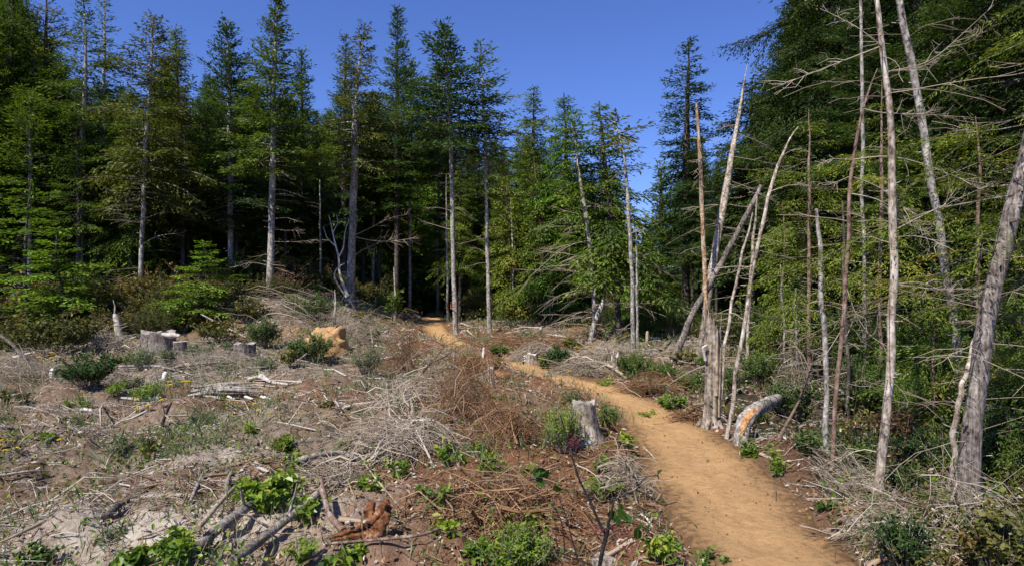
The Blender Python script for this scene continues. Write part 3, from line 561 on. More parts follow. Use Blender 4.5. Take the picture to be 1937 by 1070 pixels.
# right hand stems
hero('dead_tree', 'rough dark stem with a broken pale top behind the reddish sapling', (1566, 880), [(1562, 760, 0), (1560, 640, 0), (1552, 500, 0), (1544, 395, 0)], (.062, .052, .038), 'bark', d=6.3, dead=10, deadL=(.2, .7), deadr=.0042)
hero('dead_sapling', 'reddish slender sapling with long curved side limbs near the trail', (1568, 886), [(1582, 760, 0), (1593, 620, 0), (1603, 470, 0), (1606, 380, 0), (1618, 260, 0), (1627, 225, 0), (1640, 170, 0), (1660, 130, .1)], (.045, .034, .010), 'bark_red', dead=5, deadL=(.3, .8), deadr=.0042, flare=1.1,
     limbs=[([(1627, 220, 0), (1660, 215, 0), (1720, 215, .2), (1830, 222, .3)], .012, 16), ([(1615, 290, 0), (1680, 292, 0), (1750, 310, 0), (1830, 345, 0), (1880, 348, 0)], .012, 7), ([(1608, 335, 0), (1660, 350, 0), (1720, 400, 0), (1770, 460, 0)], .012, 7), ([(1606, 375, 0), (1660, 375, 0), (1720, 415, 0), (1765, 452, 0)], .011, 6), ([(1606, 300, 0), (1570, 300, 0), (1545, 315, 0)], .007), ([(1602, 345, 0), (1575, 348, 0), (1530, 343, 0)], .007),
            ([(1596, 540, 0), (1620, 600, 0), (1650, 640, 0), (1690, 660, -.2)], .01, 6), ([(1582, 640, 0), (1600, 640, 0), (1618, 595, 0)], .009, 2), ([(1580, 640, 0), (1550, 690, -.1), (1490, 680, -.1)], .009, 4)])
hero('dead_tree', 'dark stem half hidden behind the reddish sapling', (1606, 770), [(1602, 640, 0), (1598, 540, 0), (1594, 380, 0)], (.055, .045, .03), 'bark_dark', d=8.5, dead=8, deadL=(.3, .9), deadr=.0042)
hero('conifer_tree', 'mottled grey stem standing deeper, between the reddish sapling and the smooth trunk', (1636, 690), [(1634, 520, 0), (1632, 330, 0), (1630, 160, 0), (1628, -200, 0)], (.066, .05, .03), 'bark', d=10.5, dead=18, deadL=(.4, 1.1), deadr=.0042, deadz=(.05, .8))
hero('conifer_tree', 'smooth pale trunk leaning left near the trail, tallest of the right hand stems', (1656, 955), [(1668, 850, 0), (1682, 700, 0), (1690, 560, 0), (1691, 400, 0), (1686, 250, 0), (1672, 110, 0), (1655, -10, 0), (1625, -260, 0)], (.078, .058, .04, .02), 'bark_pale', dead=16, deadL=(.5, 1.5), deadz=(.15, .9), deadr=.0042, flare=1.25, sides=14, ddroop=.15,
     limbs=[([(1690, 160, 0), (1760, 120, .2), (1880, 10, .4)], .010, 4), ([(1688, 155, 0), (1740, 130, .3), (1800, 95, .5)], .008, 4), ([(1670, 100, 0), (1570, 125, 0), (1450, 172, .2)], .010, 5), ([(1660, 75, 0), (1620, 50, 0), (1560, 20, .2)], .007, 3), ([(1690, 520, 0), (1740, 530, 0), (1800, 560, 0), (1870, 560, 0)], .009, 5), ([(1690, 440, 0), (1760, 400, 0), (1870, 350, .2)], .009, 6), ([(1691, 560, 0), (1750, 545, 0), (1850, 548, 0)], .007, 3)])
hero('conifer_tree', 'thick mottled trunk leaning left above the undergrowth, right of the smooth trunk', (1828, 800), [(1812, 660, 0), (1800, 580, 0), (1782, 460, 0), (1768, 370, 0), (1745, 240, 0), (1722, 110, 0), (1698, -10, 0), (1650, -300, 0)], (.105, .095, .08, .05), 'bark', d=7.6, dead=12, deadL=(.6, 1.8), deadz=(.2, .85), deadr=.0048, sides=14, flare=1.2, ddroop=.15)
hero('cedar_tree', 'largest trunk in view, fibrous grey cedar with a split pale foot at the right edge', (1826, 945), [(1838, 800, 0), (1858, 670, 0), (1880, 560, 0), (1905, 430, 0), (1940, 290, 0), (2010, 0, 0), (2080, -300, .3)], (.155, .12, .10, .07), 'bark_cedar', d=5.3, dead=16, deadL=(.6, 1.6), deadz=(.12, .7), deadr=.0042, sides=22, rough=.045, flare=1.5, ddroop=.15,
     cr=C(.42, 1.3, HEM, cl=.036, cw=.011, gap=.045, step=.3, per=4, top_cut=.1), leafmat='cedar')
hero('dead_tree', 'pale split stem leaning against the left side of the big cedar', (1800, 880), [(1806, 800, 0), (1822, 720, 0), (1842, 640, .1)], (.06, .045, .02), 'bark_pale', d=5.6, flare=1.3, cat='dead tree')
hero('dead_tree', 'short thin pole in the shade left of the dark broken stem', (1485, 700), [(1482, 600, 0), (1476, 500, 0)], (.045, .035, .03), 'bark', d=11, dead=5, deadL=(.2, .6))
hero('dead_tree', 'second thin shaded pole right of the short one', (1508, 680), [(1506, 610, 0), (1505, 545, 0)], (.04, .035, .03), 'bark', d=12, dead=3, deadL=(.2, .6))
hero('dead_tree', 'very thin dark stem standing between the two grey trunks left of the trail mouth', (606, 585), [(606, 480, 0), (605, 340, 0)], (.05, .04, .02), 'bark', d=26, dead=10, deadL=(.3, 1.0))
hero('dead_tree', 'thin bare stem shaded beside the sparse one sided conifer', (972, 600), [(970, 480, 0), (966, 370, 0)], (.06, .04, .02), 'bark', d=28, dead=14, deadL=(.4, 1.2))
hero('dead_tree', 'two metre tall bare stick of a sapling among the shrubs by the trail mouth', (1040, 625), [(1040, 590, 0), (1039, 540, 0)], (.04, .03, .02), 'bark', d=25.5, dead=3, deadL=(.2, .5))
for k, (px, d, lab) in enumerate([(775, 31, 'dim bare trunk deep in the shade, farther left of the two in the trail mouth'), (828, 33, 'dim bare trunk deep in the shade beside the trail mouth'), (705, 30, 'dim trunk in the shade right of the stout grey stem'), (55, 22, 'short dim trunk in the shade near the left edge')]):
    hero('conifer_tree', lab, (px, 600), [(px + 1, 450, 0), (px + 3, 120 + 60 * (k > 1), 0)], (.085, .06, .02), 'bark', d=d, dead=10, cr=C(.55, 1.3, FIR), leafmat='conifer')
# near, frame-filling conifers at the right, fine spray close to the camera and coarser above it
NEAR = dict(step=.24, per=5, e_top=18, e_bot=-8, droop=.42, cl=.050, cw=.014, hang=.34, spread=50, flat=.5, gap=.034, tl=.36)
NEARH = dict(step=.30, per=6, e_top=22, e_bot=-5, droop=.50, cl=.085, cw=.024, hang=.30, spread=52, flat=.4, gap=.05)
hero('hemlock_tree', 'huge drooping hemlock filling the upper right, its bough tips against the sky', (1600, 640), [(1600, 300, 0), (1600, -150, 0), (1600, -420, 0)], (.20, .14, .03), 'bark_dark', d=16, cr=C(.30, 2.2, NEARH, prof=.45, e_bot=-12), leafmat='deep', dead=8)
hero('hemlock_tree', 'tall dark conifer behind the thick mottled trunk', (1735, 640), [(1735, 300, 0), (1735, -250, 0), (1735, -500, 0)], (.20, .14, .03), 'bark_dark', d=14, cr=C(.20, 2.4, NEARH, prof=.5), leafmat='deep', dead=10)
hero('hemlock_tree', 'tall shaded conifer above the big cedar trunk', (1850, 640), [(1850, 300, 0), (1850, -300, 0), (1850, -600, 0)], (.18, .12, .03), 'bark_dark', d=11.5, cr=C(.18, 2.0, NEARH, prof=.5), leafmat='deep', dead=10)
hero('conifer_tree', 'dark conifer at the far right edge behind the cedar', (1960, 640), [(1960, 300, 0), (1960, -300, 0), (1960, -700, 0)], (.16, .11, .03), 'bark_dark', d=9.5, cr=C(.15, 1.8, NEARH, prof=.5), leafmat='deep', dead=10)
hero('cedar_tree', 'yellow green young cedar behind the broken dark stem', (1530, 700), [(1530, 500, 0), (1532, 260, 0), (1530, 205, 0)], (.07, .05, .01), 'bark_red', d=10.5, cr=C(.30, 1.3, NEAR, prof=.6, vmid=.72, miss=.3), leafmat='cedar', dead=10, deadL=(.4, 1.0), deadr=.0042)
hero('cedar_tree', 'bright young cedar behind the smooth pale trunk', (1665, 720), [(1665, 500, 0), (1668, 150, 0)], (.06, .05, .01), 'bark_red', d=9.2, cr=C(.40, .95, NEAR, prof=.5, miss=.35), leafmat='cedar', dead=8, deadL=(.4, 1.0), deadr=.0042)
hero('cedar_tree', 'leafy young cedar between the thick mottled trunk and the big cedar', (1850, 760), [(1850, 600, 0), (1850, 280, 0), (1845, 220, 0)], (.05, .04, .01), 'bark_red', d=7.0, cr=C(.22, .95, NEAR, prof=.5, cl=.042, cw=.013), leafmat='cedar', dead=10, deadL=(.4, 1.0), deadr=.005)
hero('cedar_tree', 'low leafy cedar sapling under the thick mottled trunk', (1765, 780), [(1765, 700, 0), (1768, 590, 0)], (.03, .02, .01), 'bark_red', d=7.2, cr=C(.25, .6, NEAR, prof=.4, cl=.042, cw=.014), leafmat='leaf')
hero('cedar_tree', 'cedar sapling reaching in from the right edge of the view', (1960, 760), [(1960, 600, 0), (1955, 380, 0)], (.04, .03, .01), 'bark_red', d=5.8, cr=C(.2, .75, NEAR, prof=.4, cl=.036, cw=.011), leafmat='cedar', dead=14, deadL=(.5, 1.1), deadr=.004, deadz=(.1, .9))

# ------------------------------------------------------------------ young conifers at the forest edge
GY = 'young conifers at the forest edge'
def yng(i, px, py, ytop, wide, lab, d=None):
    g = G(px, py) if d is None else None; dd = g[1] if d is None else d
    place(young[i], px, dd, ytop, lab, GY, wide)
for a in [(0, 110, 600, 430, 1.5, 'young hemlock with flat bright boughs at the left forest edge', 17.8), (1, 60, 600, 340, 1.2, 'young hemlock with long pale green boughs close to the left edge stem', 18.5),
          (0, 385, 600, 455, 1.5, 'bright young hemlock left of the brushy mound with wide tiers', 18.5), (1, 460, 590, 470, 1.3, 'young hemlock with pale tiers squeezed against the tall narrow conifer', 23),
          (1, 180, 600, 330, 1.0, 'young hemlock with drooping pale tiers under the loose olive conifers', 23), (0, 590, 600, 430, 1.0, 'shaded young hemlock right of the mound top', 27),
          (0, 1075, 600, 420, 1.0, 'young hemlock under the bright drooping one', 25.5), (0, 1215, 630, 450, 1.1, 'young hemlock filling the foot of the sky gap', 22), (1, 1225, 640, 560, .9, 'low pale young hemlock behind the two bare poles', 19),
          (2, 1010, 610, 300, .9, 'young olive cedar between the sparse tree and the drooping hemlock', 27), (2, 960, 610, 330, .9, 'young olive cedar right behind the sparse one sided conifer', 28),
          (2, 1480, 650, 380, .8, 'young cedar left of the yellow green one', 13),
          (0, 790, 600, 300, .9, 'young hemlock above the dark trail mouth', 36)]:
    yng(*a)

# orange paint mark on the stem by the trail mouth
def paint_mark():
    t = next(o for o in col.objects if o.get('label', '').startswith('dark bushy topped fir')); org = np.array(t.location)
    B = Buf(); c = P(857.5, 580, org[1]); r = .112
    for a0, a1, z0, z1 in [(-2.3, -1.0, .13, .15), (-2.4, -2.15, -.06, .10), (-2.2, -1.3, -.05, -.02), (-1.9, -1.1, .04, .06)]:
        a = np.linspace(a0, a1, 6); lo = np.stack([c[0] + r * np.cos(a), c[1] + r * np.sin(a), c[2] + z0 + 0 * a], 1); hi = lo + [0, 0, z1 - z0]
        B.quads(np.stack([lo[:-1], lo[1:], hi[1:], hi[:-1]], 1), .5)
        inn = .97; 
    B.obj('paint_mark', 'orange', t, org)
paint_mark()

# ------------------------------------------------------------------ shrubs
rgS = np.random.default_rng(77)
def bush_mesh(BL, BS, rg, h, r, ns, per, ll, lw, up=.6, v0=.5, tipv=.25, kite=True, sub=3, lean=(0, 0)):
    c = np.zeros(3); gz = 0
    for k in range(ns):
        a = rg.uniform(0, 6.28); q = math.sqrt(rg.random()); L = h * rg.uniform(.6, 1.08) * (1 - .35 * q)
        foot = np.array([math.cos(a), math.sin(a), 0]) * r * .25 * q
        tip = np.array([math.cos(a) * r * q, math.sin(a) * r * q, L]) + [lean[0] * h, lean[1] * h, 0]
        u = np.linspace(0, 1, 5)[:, None]; st = foot + (tip - foot) * u + np.array([0, 0, 1.]) * (.18 * L * np.sin(u * 3.1)) * (1 - up) + rg.normal(0, .02 * h, (5, 3)) * u
        if BS is not None: tube(BS, st, [.004 + .004 * h, .0015 + .001 * h], 3, rg.uniform(.3, .7), cap=False)
        for j in range(sub + 1):                   # stem itself and side twigs
            if j == 0: A, Bp, n = st[1], st[-1], per
            else:
                s = rg.uniform(.25, .9); A = axis_at(st, s); dd = nrm(rg.normal(0, 1, 3) * [1, 1, .4] + [0, 0, up]); Bp = A + dd * h * rg.uniform(.12, .3); n = max(3, int(per * .5))
                if BS is not None: sticks(BS, A[None], Bp[None], .0015 + .001 * h, .001, .5, .05, rg)
            f = rg.uniform(.1 if j else .2, 1, n)[:, None]; p = (axis_pts(st, f[:, 0] * .8 + .2) if j == 0 else A + (Bp - A) * f) + rg.normal(0, .3 * ll, (n, 3))
            dv = nrm(rg.normal(0, 1, (n, 3)) * [1, 1, .5] + [0, 0, .35 * up]); nu = rg.normal(0, .5, (n, 3)) + [0, 0, 1.]
            zz = np.clip(p[:, 2] / max(h, .01), 0, 1.1)
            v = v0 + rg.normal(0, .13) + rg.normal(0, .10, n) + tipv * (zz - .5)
            fn = kites if kite else leaves
            fn(BL, p, dv, nu, ll * rg.uniform(.6, 1.25, n), lw * rg.uniform(.7, 1.2, n), v)
def at_px(px, py, wpx, hpx): g = G(px, py); k = g[1] / F; return g, wpx * k / 2, hpx * k
KIND = dict(   # material, leaf length m, width, kite, up, v0, tipv
    huck=('huck', .035, .020, True, .7, .45, .3), salal=('leaf', .056, .040, False, .15, .45, .35), red=('leafred', .045, .028, False, .6, .35, .55),
    lime=('lime', .05, .018, True, .9, .5, .3), sage=('sage', .05, .012, True, .95, .5, .2), olive=('shrub_olive', .06, .035, True, .6, .45, .3),
    dark=('huck', .04, .025, True, .7, .2, .2), leaf=('leaf', .09, .06, False, .5, .35, .3), fine=('lime', .035, .010, True, 1.1, .75, .3), leafolive=('shrub_olive', .08, .05, False, .5, .4, .3), rust=('rust', .05, .02, True, .5, .4, .2), straw=('straw', .10, .008, True, .9, .5, .2))  # dark: low huck tones, partly painting in shade of the right understory
def shrub(px, py, wpx, hpx, kind, label, dens=1.0, name='shrub', cat='shrub', group=None, stem='dead_twig', up=None, lsc=1.0, ns=None):
    g, r, h = at_px(px, py, wpx, hpx); m, ll, lw, kt, u0, v0, tv = KIND[kind]
    sc_ = max(1.0, g[1] / 11) * lsc; ll, lw = ll * sc_, lw * sc_
    area = wpx * hpx / F ** 2 * g[1] ** 2; n_leaf = dens * 5.2 * (area + .02) / (ll * lw)
    n_leaf = min(n_leaf, 16000); ns_ = ns or int(np.clip(n_leaf / 45, 5, 60)); sub = 3; per = int(max(4, n_leaf / ns_ / (1 + sub * .5)))
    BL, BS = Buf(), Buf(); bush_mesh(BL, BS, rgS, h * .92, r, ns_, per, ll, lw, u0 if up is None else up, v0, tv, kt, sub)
    t = thing(name, label, cat, g - [0, 0, .02], group); BL.obj('foliage', m, t); BS.obj('stems', stem, t); return t
# in the clearing
shrub(168, 728, 125, 80, 'red', 'wide low shrub with red tipped leaves near the yellow flowers')
shrub(100, 665, 180, 85, 'leafolive', 'big leafy green shrub at the left under the bent pale stick', .9, lsc=.8)
shrub(588, 684, 95, 68, 'huck', 'dense dark green bush right in front of the sandy root mound', 1.3)
shrub(502, 655, 75, 70, 'huck', 'dark green bush left of the sandy root mound', 1.2)
shrub(600, 606, 95, 60, 'huck', 'green bush on top of the sandy root mound', 1.1)
shrub(552, 590, 50, 40, 'huck', 'small bush on the mound behind the green bush', 1.1)
shrub(545, 690, 45, 35, 'olive', 'low olive bush between the two dark bushes by the mound')
shrub(890, 703, 44, 48, 'huck', 'small rounded green bush left of the white stake', 1.4)
shrub(944, 673, 48, 30, 'huck', 'low green bush just behind the white stake', 1.4)
shrub(938, 700, 16, 26, 'huck', 'very small green sprout right of the white stake', 1.2)
shrub(1056, 698, 58, 55, 'red', 'upright reddish green bush above the trail bend', 1.2)
shrub(1030, 700, 28, 36, 'huck', 'narrow green bush touching the reddish green one', 1.2)
shrub(1200, 706, 85, 52, 'huck', 'wide bright green bush at the foot of the two bare poles', 1.3)
shrub(1252, 718, 80, 45, 'huck', 'spreading green bush under the steeply leaning stem', 1.2)
shrub(1310, 740, 70, 50, 'huck', 'green bush left of the splintered snag', 1.0)
shrub(1180, 650, 50, 28, 'olive', 'olive bush behind the bare poles', 1.0)
shrub(535, 852, 44, 42, 'lime', 'small bright lime green bush alone on the bare slope', 1.6)
shrub(278, 762, 66, 44, 'lime', 'soft lime green plant behind the forked stub')
shrub(690, 708, 72, 72, 'sage', 'pale wispy green broom like shrub right of the sandy mound', .45, up=1.1)
shrub(640, 655, 60, 40, 'sage', 'wispy grey green plant at the right foot of the sandy mound', .5)
shrub(270, 700, 60, 55, 'sage', 'upright grey green plant in front of the largest stump', .6, up=1.1)
shrub(318, 690, 40, 48, 'sage', 'thin grey green plant right in front of the slab topped stump', .5, up=1.1)
shrub(415, 650, 110, 60, 'olive', 'yellowish green bush behind the small flat stump', .9)
shrub(470, 610, 90, 60, 'olive', 'olive bush under the grey brush on the mound flank', .9)
shrub(340, 625, 110, 60, 'olive', 'olive brown bush behind the largest stump', .9)
shrub(1066, 850, 84, 112, 'fine', 'tall fine leaved yellowish green plant hiding the left of the big stump', .75, up=1.3)
shrub(1066, 838, 50, 45, 'dark', 'dark leafy tuft at the foot of the fine leaved plant', 1.0)
shrub(1152, 808, 50, 50, 'huck', 'small yellow green bush against the right side of the big stump', 1.2)
shrub(1176, 845, 46, 36, 'salal', 'low leafy plant between the big stump and the trail', .8)
shrub(505, 965, 130, 95, 'salal', 'bright round leaved plant above the long fallen log', 1.5)
shrub(565, 985, 90, 60, 'salal', 'round leaved plant between the two fallen logs', 1.3)
shrub(350, 1052, 130, 55, 'salal', 'low round leaved plant left of the long fallen log', 1.3)
shrub(265, 1080, 130, 45, 'salal', 'round leaved patch farthest down left of the fallen log', 1.2)
shrub(660, 1075, 90, 50, 'salal', 'round leaved plant under the red rotten wood', .7)
shrub(1152, 893, 46, 38, 'salal', 'pale leaved little plant on the brown slope above the ferns', .9)
shrub(980, 1080, 150, 115, 'lime', 'feathery bright green young shrub low in front', 1.0, up=1.0, lsc=.7)
shrub(930, 900, 60, 50, 'salal', 'scattered leafy sprig on the brown slope', .35)
shrub(820, 960, 70, 60, 'salal', 'sparse pale leaved sprig over the brown roots', .3)
shrub(1010, 1010, 70, 60, 'salal', 'sparse leafy sprig behind the dark stemmed plant', .4)
shrub(855, 880, 60, 60, 'salal', 'thin sprig with pale leaves in the grey brush', .2)
shrub(640, 850, 40, 30, 'salal', 'small leafy plant at the left of the grey brush', .6)
shrub(555, 885, 50, 35, 'salal', 'small leafy plant just above the bright round leaved one', .6)
shrub(218, 862, 60, 60, 'sage', 'sparse grey green plant on the left bare slope', .35)
shrub(280, 860, 60, 40, 'olive', 'low olive plant beside the dirt hollow', .5)
shrub(80, 838, 60, 26, 'lime', 'flat green patch beside the nearest yellow flowers', .7)
shrub(205, 745, 60, 30, 'lime', 'low green patch under the red tipped shrub', .6)
shrub(245, 690, 60, 30, 'huck', 'dark low patch beside the red tipped shrub', .6)
shrub(25, 760, 60, 26, 'olive', 'low olive patch at the left edge', .6)
shrub(60, 1075, 130, 50, 'dark', 'dark low greenery low at the left edge', .5)
shrub(215, 1020, 70, 36, 'sage', 'thin grey green tuft on the pale dusty ground', .3)
shrub(1330, 1075, 90, 45, 'dark', 'dark leafy clump on the near trail edge', .8)
shrub(1240, 1050, 90, 60, 'salal', 'small leaved clump under the dark stemmed plant', .6, lsc=.7)
# right of the trail
shrub(1466, 900, 44, 78, 'lime', 'thin bright green fir seedling on the right edge of the trail', .5, up=1.0, name='fir_seedling', cat='seedling')
shrub(1712, 1075, 130, 140, 'dark', 'glossy dark leaved bush low in front at the right', 1.1, lsc=.7)
shrub(1890, 1080, 190, 170, 'olive', 'grassy olive clump at the right corner', .8, lsc=.8)
shrub(1790, 900, 190, 130, 'dark', 'dark shrub with small leaves in front of the big cedar', .9, lsc=.7)
shrub(1900, 880, 120, 150, 'dark', 'dark shrub behind the big cedar at the right edge', .9)
shrub(1500, 790, 120, 95, 'dark', 'dense green shrub right of the curved wounded log', 1.0)
shrub(1430, 800, 60, 50, 'huck', 'green shrub behind the curved wounded log', 1.0)
shrub(1440, 730, 110, 90, 'huck', 'leafy green shrub behind the slim curved pole', 1.0)
shrub(1525, 700, 110, 90, 'olive', 'shaded olive shrub behind the dark broken stem', .9)
shrub(1620, 780, 110, 110, 'dark', 'shaded shrub between the sapling and the smooth trunk', .9)
shrub(1700, 850, 90, 110, 'rust', 'rust brown dead shrub right of the smooth trunk', .5)
shrub(1760, 760, 130, 110, 'leaf', 'sunlit leafy shrub under the thick mottled trunk', .7)
shrub(1385, 740, 50, 60, 'huck', 'green shrub just right of the splintered snag', 1.0)
shrub(1270, 775, 80, 36, 'salal', 'pale leaved low plant beside the trail, left of the splintered snag', .7)
shrub(1340, 700, 60, 40, 'huck', 'green shrub behind the splintered snag', 1.0)
shrub(1080, 660, 90, 22, 'olive', 'low olive growth at the foot of the leaning snag', .7)
shrub(1590, 905, 50, 30, 'huck', 'little green plant among the grey brush by the sapling foot', .6)
shrub(1640, 990, 60, 36, 'salal', 'little leafy plant in the grey brush below the smooth trunk', .5, lsc=.7)
# vine covered post at the trail mouth
shrub(747, 612, 22, 95, 'leaf', 'narrow leafy vine climbing a broken pale stick in the shade', .7, name='climbing_vine', cat='vine', ns=5)
# understory belt along the forest edge: prototypes copied
def bush_proto(name, kind, h, r, lsc, dens, stem='dead_twig'):
    m, ll, lw, kt, u0, v0, tv = KIND[kind]; BL, BS = Buf(), Buf(); n = dens * 5 * 2 * r * h / (ll * lw * lsc ** 2)
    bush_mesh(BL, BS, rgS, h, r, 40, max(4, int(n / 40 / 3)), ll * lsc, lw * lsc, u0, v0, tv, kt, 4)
    t = thing(name, 'x', 'shrub', (0, 0, -50)); BL.obj('foliage', m, t); BS.obj('stems', stem, t); t['H'] = h; return t
EP = [bush_proto('understory_shrub', 'olive', 2.0, 1.1, 1.4, .9), bush_proto('understory_shrub', 'huck', 1.6, 1.0, 1.5, .9), bush_proto('understory_shrub', 'olive', 1.5, 1.2, 1.3, .7), bush_proto('understory_shrub', 'leafolive', 1.6, 1.1, 1.0, .7), bush_proto('understory_shrub', 'rust', 1.3, .8, 2.0, .5)]
EL = ['olive brown shrub in the belt of undergrowth along the forest edge', 'small leaved green shrub in the belt of undergrowth along the forest edge', 'low olive shrub in the belt of undergrowth along the forest edge', 'broad leaved green shrub in the belt of undergrowth along the forest edge', 'rust brown dead shrub in the belt of undergrowth along the forest edge']
def put_bush(k, px, d, h):
    dz = d - float(edge_d(px)); EA = ['olive brown', 'small leaved green', 'low olive', 'broad leaved olive', 'rust brown dead'][k]
    lab_ = '%s shrub, %s of edge undergrowth, %s' % (EA, 'front' if dz < -.6 else ('middle' if dz < 1.2 else 'back'), by(px))
    x = (px - CX) / F * d; s = h / EP[k]['H']; rz = rgS.uniform(0, 6.28); loc = (x, d, hz(x, d) - .05); kk = (s * rgS.uniform(.8, 1.3),) * 2 + (s,)
    if k not in used: used.add(k); o = EP[k]; o.location = loc; o.rotation_euler = (0, 0, rz); o.scale = kk; o['label'] = lab_; o['group'] = 'undergrowth shrubs along the forest edge'
    else: copy_tree(EP[k], loc, rz, kk, lab_, 'undergrowth shrubs along the forest edge')
for px, dd, h in [(x_ + rgS.uniform(-12, 12), e_, h_) for x_ in range(-20, 560, 42) for e_, h_ in ((-2.6, .9), (-1.0, 1.3), (.6, 1.7), (2.2, 2.0))] + [(x_ + rgS.uniform(-10, 10), e_, h_) for x_ in range(560, 740, 40) for e_, h_ in ((-1.5, .7), (.5, 1.1), (2, 1.5))] + \
        [(x_ + rgS.uniform(-10, 10), e_, h_) for x_ in range(900, 1240, 36) for e_, h_ in ((-.6, .8), (1.4, 1.3))] + [(x_ + rgS.uniform(-15, 15), e_, h_) for x_ in range(1240, 1500, 40) for e_, h_ in ((-1, .8), (1.0, 1.2))] + \
        [(x_ + rgS.uniform(-15, 15), e_, h_) for x_ in range(1500, 1990, 50) for e_, h_ in ((.8, .9), (2.6, 1.3))]:
    d = float(edge_d(px)) + dd + rgS.uniform(-.5, .5)
    if near_path((px - CX) / F * d, d): continue
    k = 1 if px > 1480 else int(rgS.choice([0, 0, 1, 2, 3, 4], p=[.32, .2, .12, .27, .04, .05])) if px < 700 else int(rgS.choice([0, 1, 3, 4], p=[.25, .45, .22, .08]))
    put_bush(k, px, d, h * rgS.uniform(.7, 1.2))

for px, py, w_, h_, kd, lab, dn in [(380, 672, 60, 34, 'sage', 'grey green wisps behind the long pale branch', .6), (505, 700, 46, 30, 'sage', 'grey green plant right of the squat stump', .6), (430, 672, 40, 30, 'sage', 'grey green wisps left of the squat stump', .6),
        (240, 735, 50, 34, 'sage', 'grey green grassy plant under the short white stake', .6), (150, 770, 70, 22, 'lime', 'flat green patch below the red tipped shrub', .5), (385, 800, 60, 30, 'sage', 'grey green grass right of the forked stub', .6),
        (470, 818, 40, 22, 'lime', 'little green plant below the grey rotten log', .6), (620, 770, 40, 20, 'olive', 'little olive plant on the reddish slope', .6), (700, 790, 70, 26, 'sage', 'pale grassy tuft left of the mounded brush', .6),
        (950, 760, 60, 22, 'salal', 'low pale leaved plant right of the mounded brush', .4), (900, 860, 50, 26, 'salal', 'low leaved plant on the brown heap', .4), (760, 900, 46, 34, 'salal', 'small leafy sprig right of the arching root', .4),
        (700, 925, 50, 36, 'salal', 'small leafy sprig behind the red rotten wood', .5), (840, 1010, 60, 40, 'salal', 'small leafy sprig in the near root tangle', .35), (900, 1060, 60, 46, 'salal', 'leafy sprig left of the feathery young shrub', .5),
        (140, 800, 50, 20, 'sage', 'thin grass above the thin branch on the left slope', .5), (700, 640, 60, 30, 'sage', 'wispy growth left of the trail mouth', .5), (610, 640, 60, 36, 'olive', 'olive bush clinging to the sandy root mound', .8),
        (690, 610, 70, 34, 'olive', 'olive bush on the mound shoulder towards the trail', .7), (1290, 690, 60, 34, 'olive', 'olive bush under the leaning stem', .8), (1130, 640, 60, 20, 'olive', 'olive growth behind the leaning snag', .7), (1000, 640, 70, 20, 'sage', 'grass below the dense dark conifer', .6),
        (1150, 735, 60, 26, 'lime', 'green tuft on the far trail edge', .5), (1225, 790, 50, 20, 'lime', 'green tuft at the far trail edge opposite the big stump', .4), (1085, 760, 50, 30, 'sage', 'fine yellow green plant at the near trail edge behind the stump', .8),
        (1420, 870, 30, 24, 'salal', 'small leafy sprig at the foot of the wounded log', .5), (1530, 860, 60, 60, 'dark', 'dark little shrub behind the sapling foot', .8), (1625, 880, 70, 60, 'huck', 'green shrub between the sapling foot and the smooth trunk foot', .8),
        (1720, 930, 90, 70, 'huck', 'green shrub right of the smooth trunk foot', .8), (1780, 960, 70, 50, 'dark', 'dark shrub left of the big cedar foot', .8), (1560, 960, 50, 34, 'huck', 'green tuft in the brush below the sapling foot', .6),
        (1700, 800, 90, 90, 'huck', 'leafy shrub in front of the thick mottled trunk', .8), (1900, 800, 100, 120, 'leafolive', 'olive shrub right of the big cedar trunk', .8), (1430, 860, 60, 40, 'huck', 'green tuft at the trail edge right of the wounded log', .7), (1870, 960, 90, 60, 'dark', 'dark low shrub right of the big cedar foot', .8)]:
    shrub(px, py, w_, h_, kd, lab, dn)
# ferns, grasses
def fern(px, py, wpx, label, n=9, h=.35):
    g, r, _ = at_px(px, py, wpx, 10); BL = Buf(); BS = Buf()
    for k in range(n):
        a = rgS.uniform(0, 6.28); L = r * rgS.uniform(.8, 1.2); u = np.linspace(0, 1, 8)[:, None]; dv = np.array([math.cos(a), math.sin(a), 0])
        st = dv * L * u + np.array([0, 0, 1.]) * (h * (u * 1.6 - u ** 2 * .9)); tube(BS, st, [.003, .001], 3, .5, cap=False)
        uu = np.linspace(.1, 1, 26); p = axis_pts(st, uu); sd = np.array([-dv[1], dv[0], 0])
        for s in (1, -1): kites(BL, p, sd * s + dv * .3 + rgS.normal(0, .06, (26, 3)), np.array([0, 0, 1.]) + rgS.normal(0, .15, (26, 3)), (.075 * (1.05 - uu) ** .5 * r / .25 + .01), np.full(26, .016), .6 + rgS.normal(0, .12, 26), .02)
    t = thing('fern', label, 'fern', g); BL.obj('fronds', 'lime', t); BS.obj('stems', 'dead_twig', t)
fern(1142, 952, 80, 'upright green sword fern on the brown slope left of the trail', 12, .22)
fern(1190, 716, 40, 'small bright fern on the bank above the trail bend', 8, .2)
fern(1205, 752, 26, 'single bright fern tuft at the far edge of the trail', 6, .2)
fern(570, 1072, 60, 'fern at the frame bottom beside the second fallen log', 8, .18)
fern(995, 905, 40, 'tiny fern on the brown slope behind the sprigs', 7, .15)

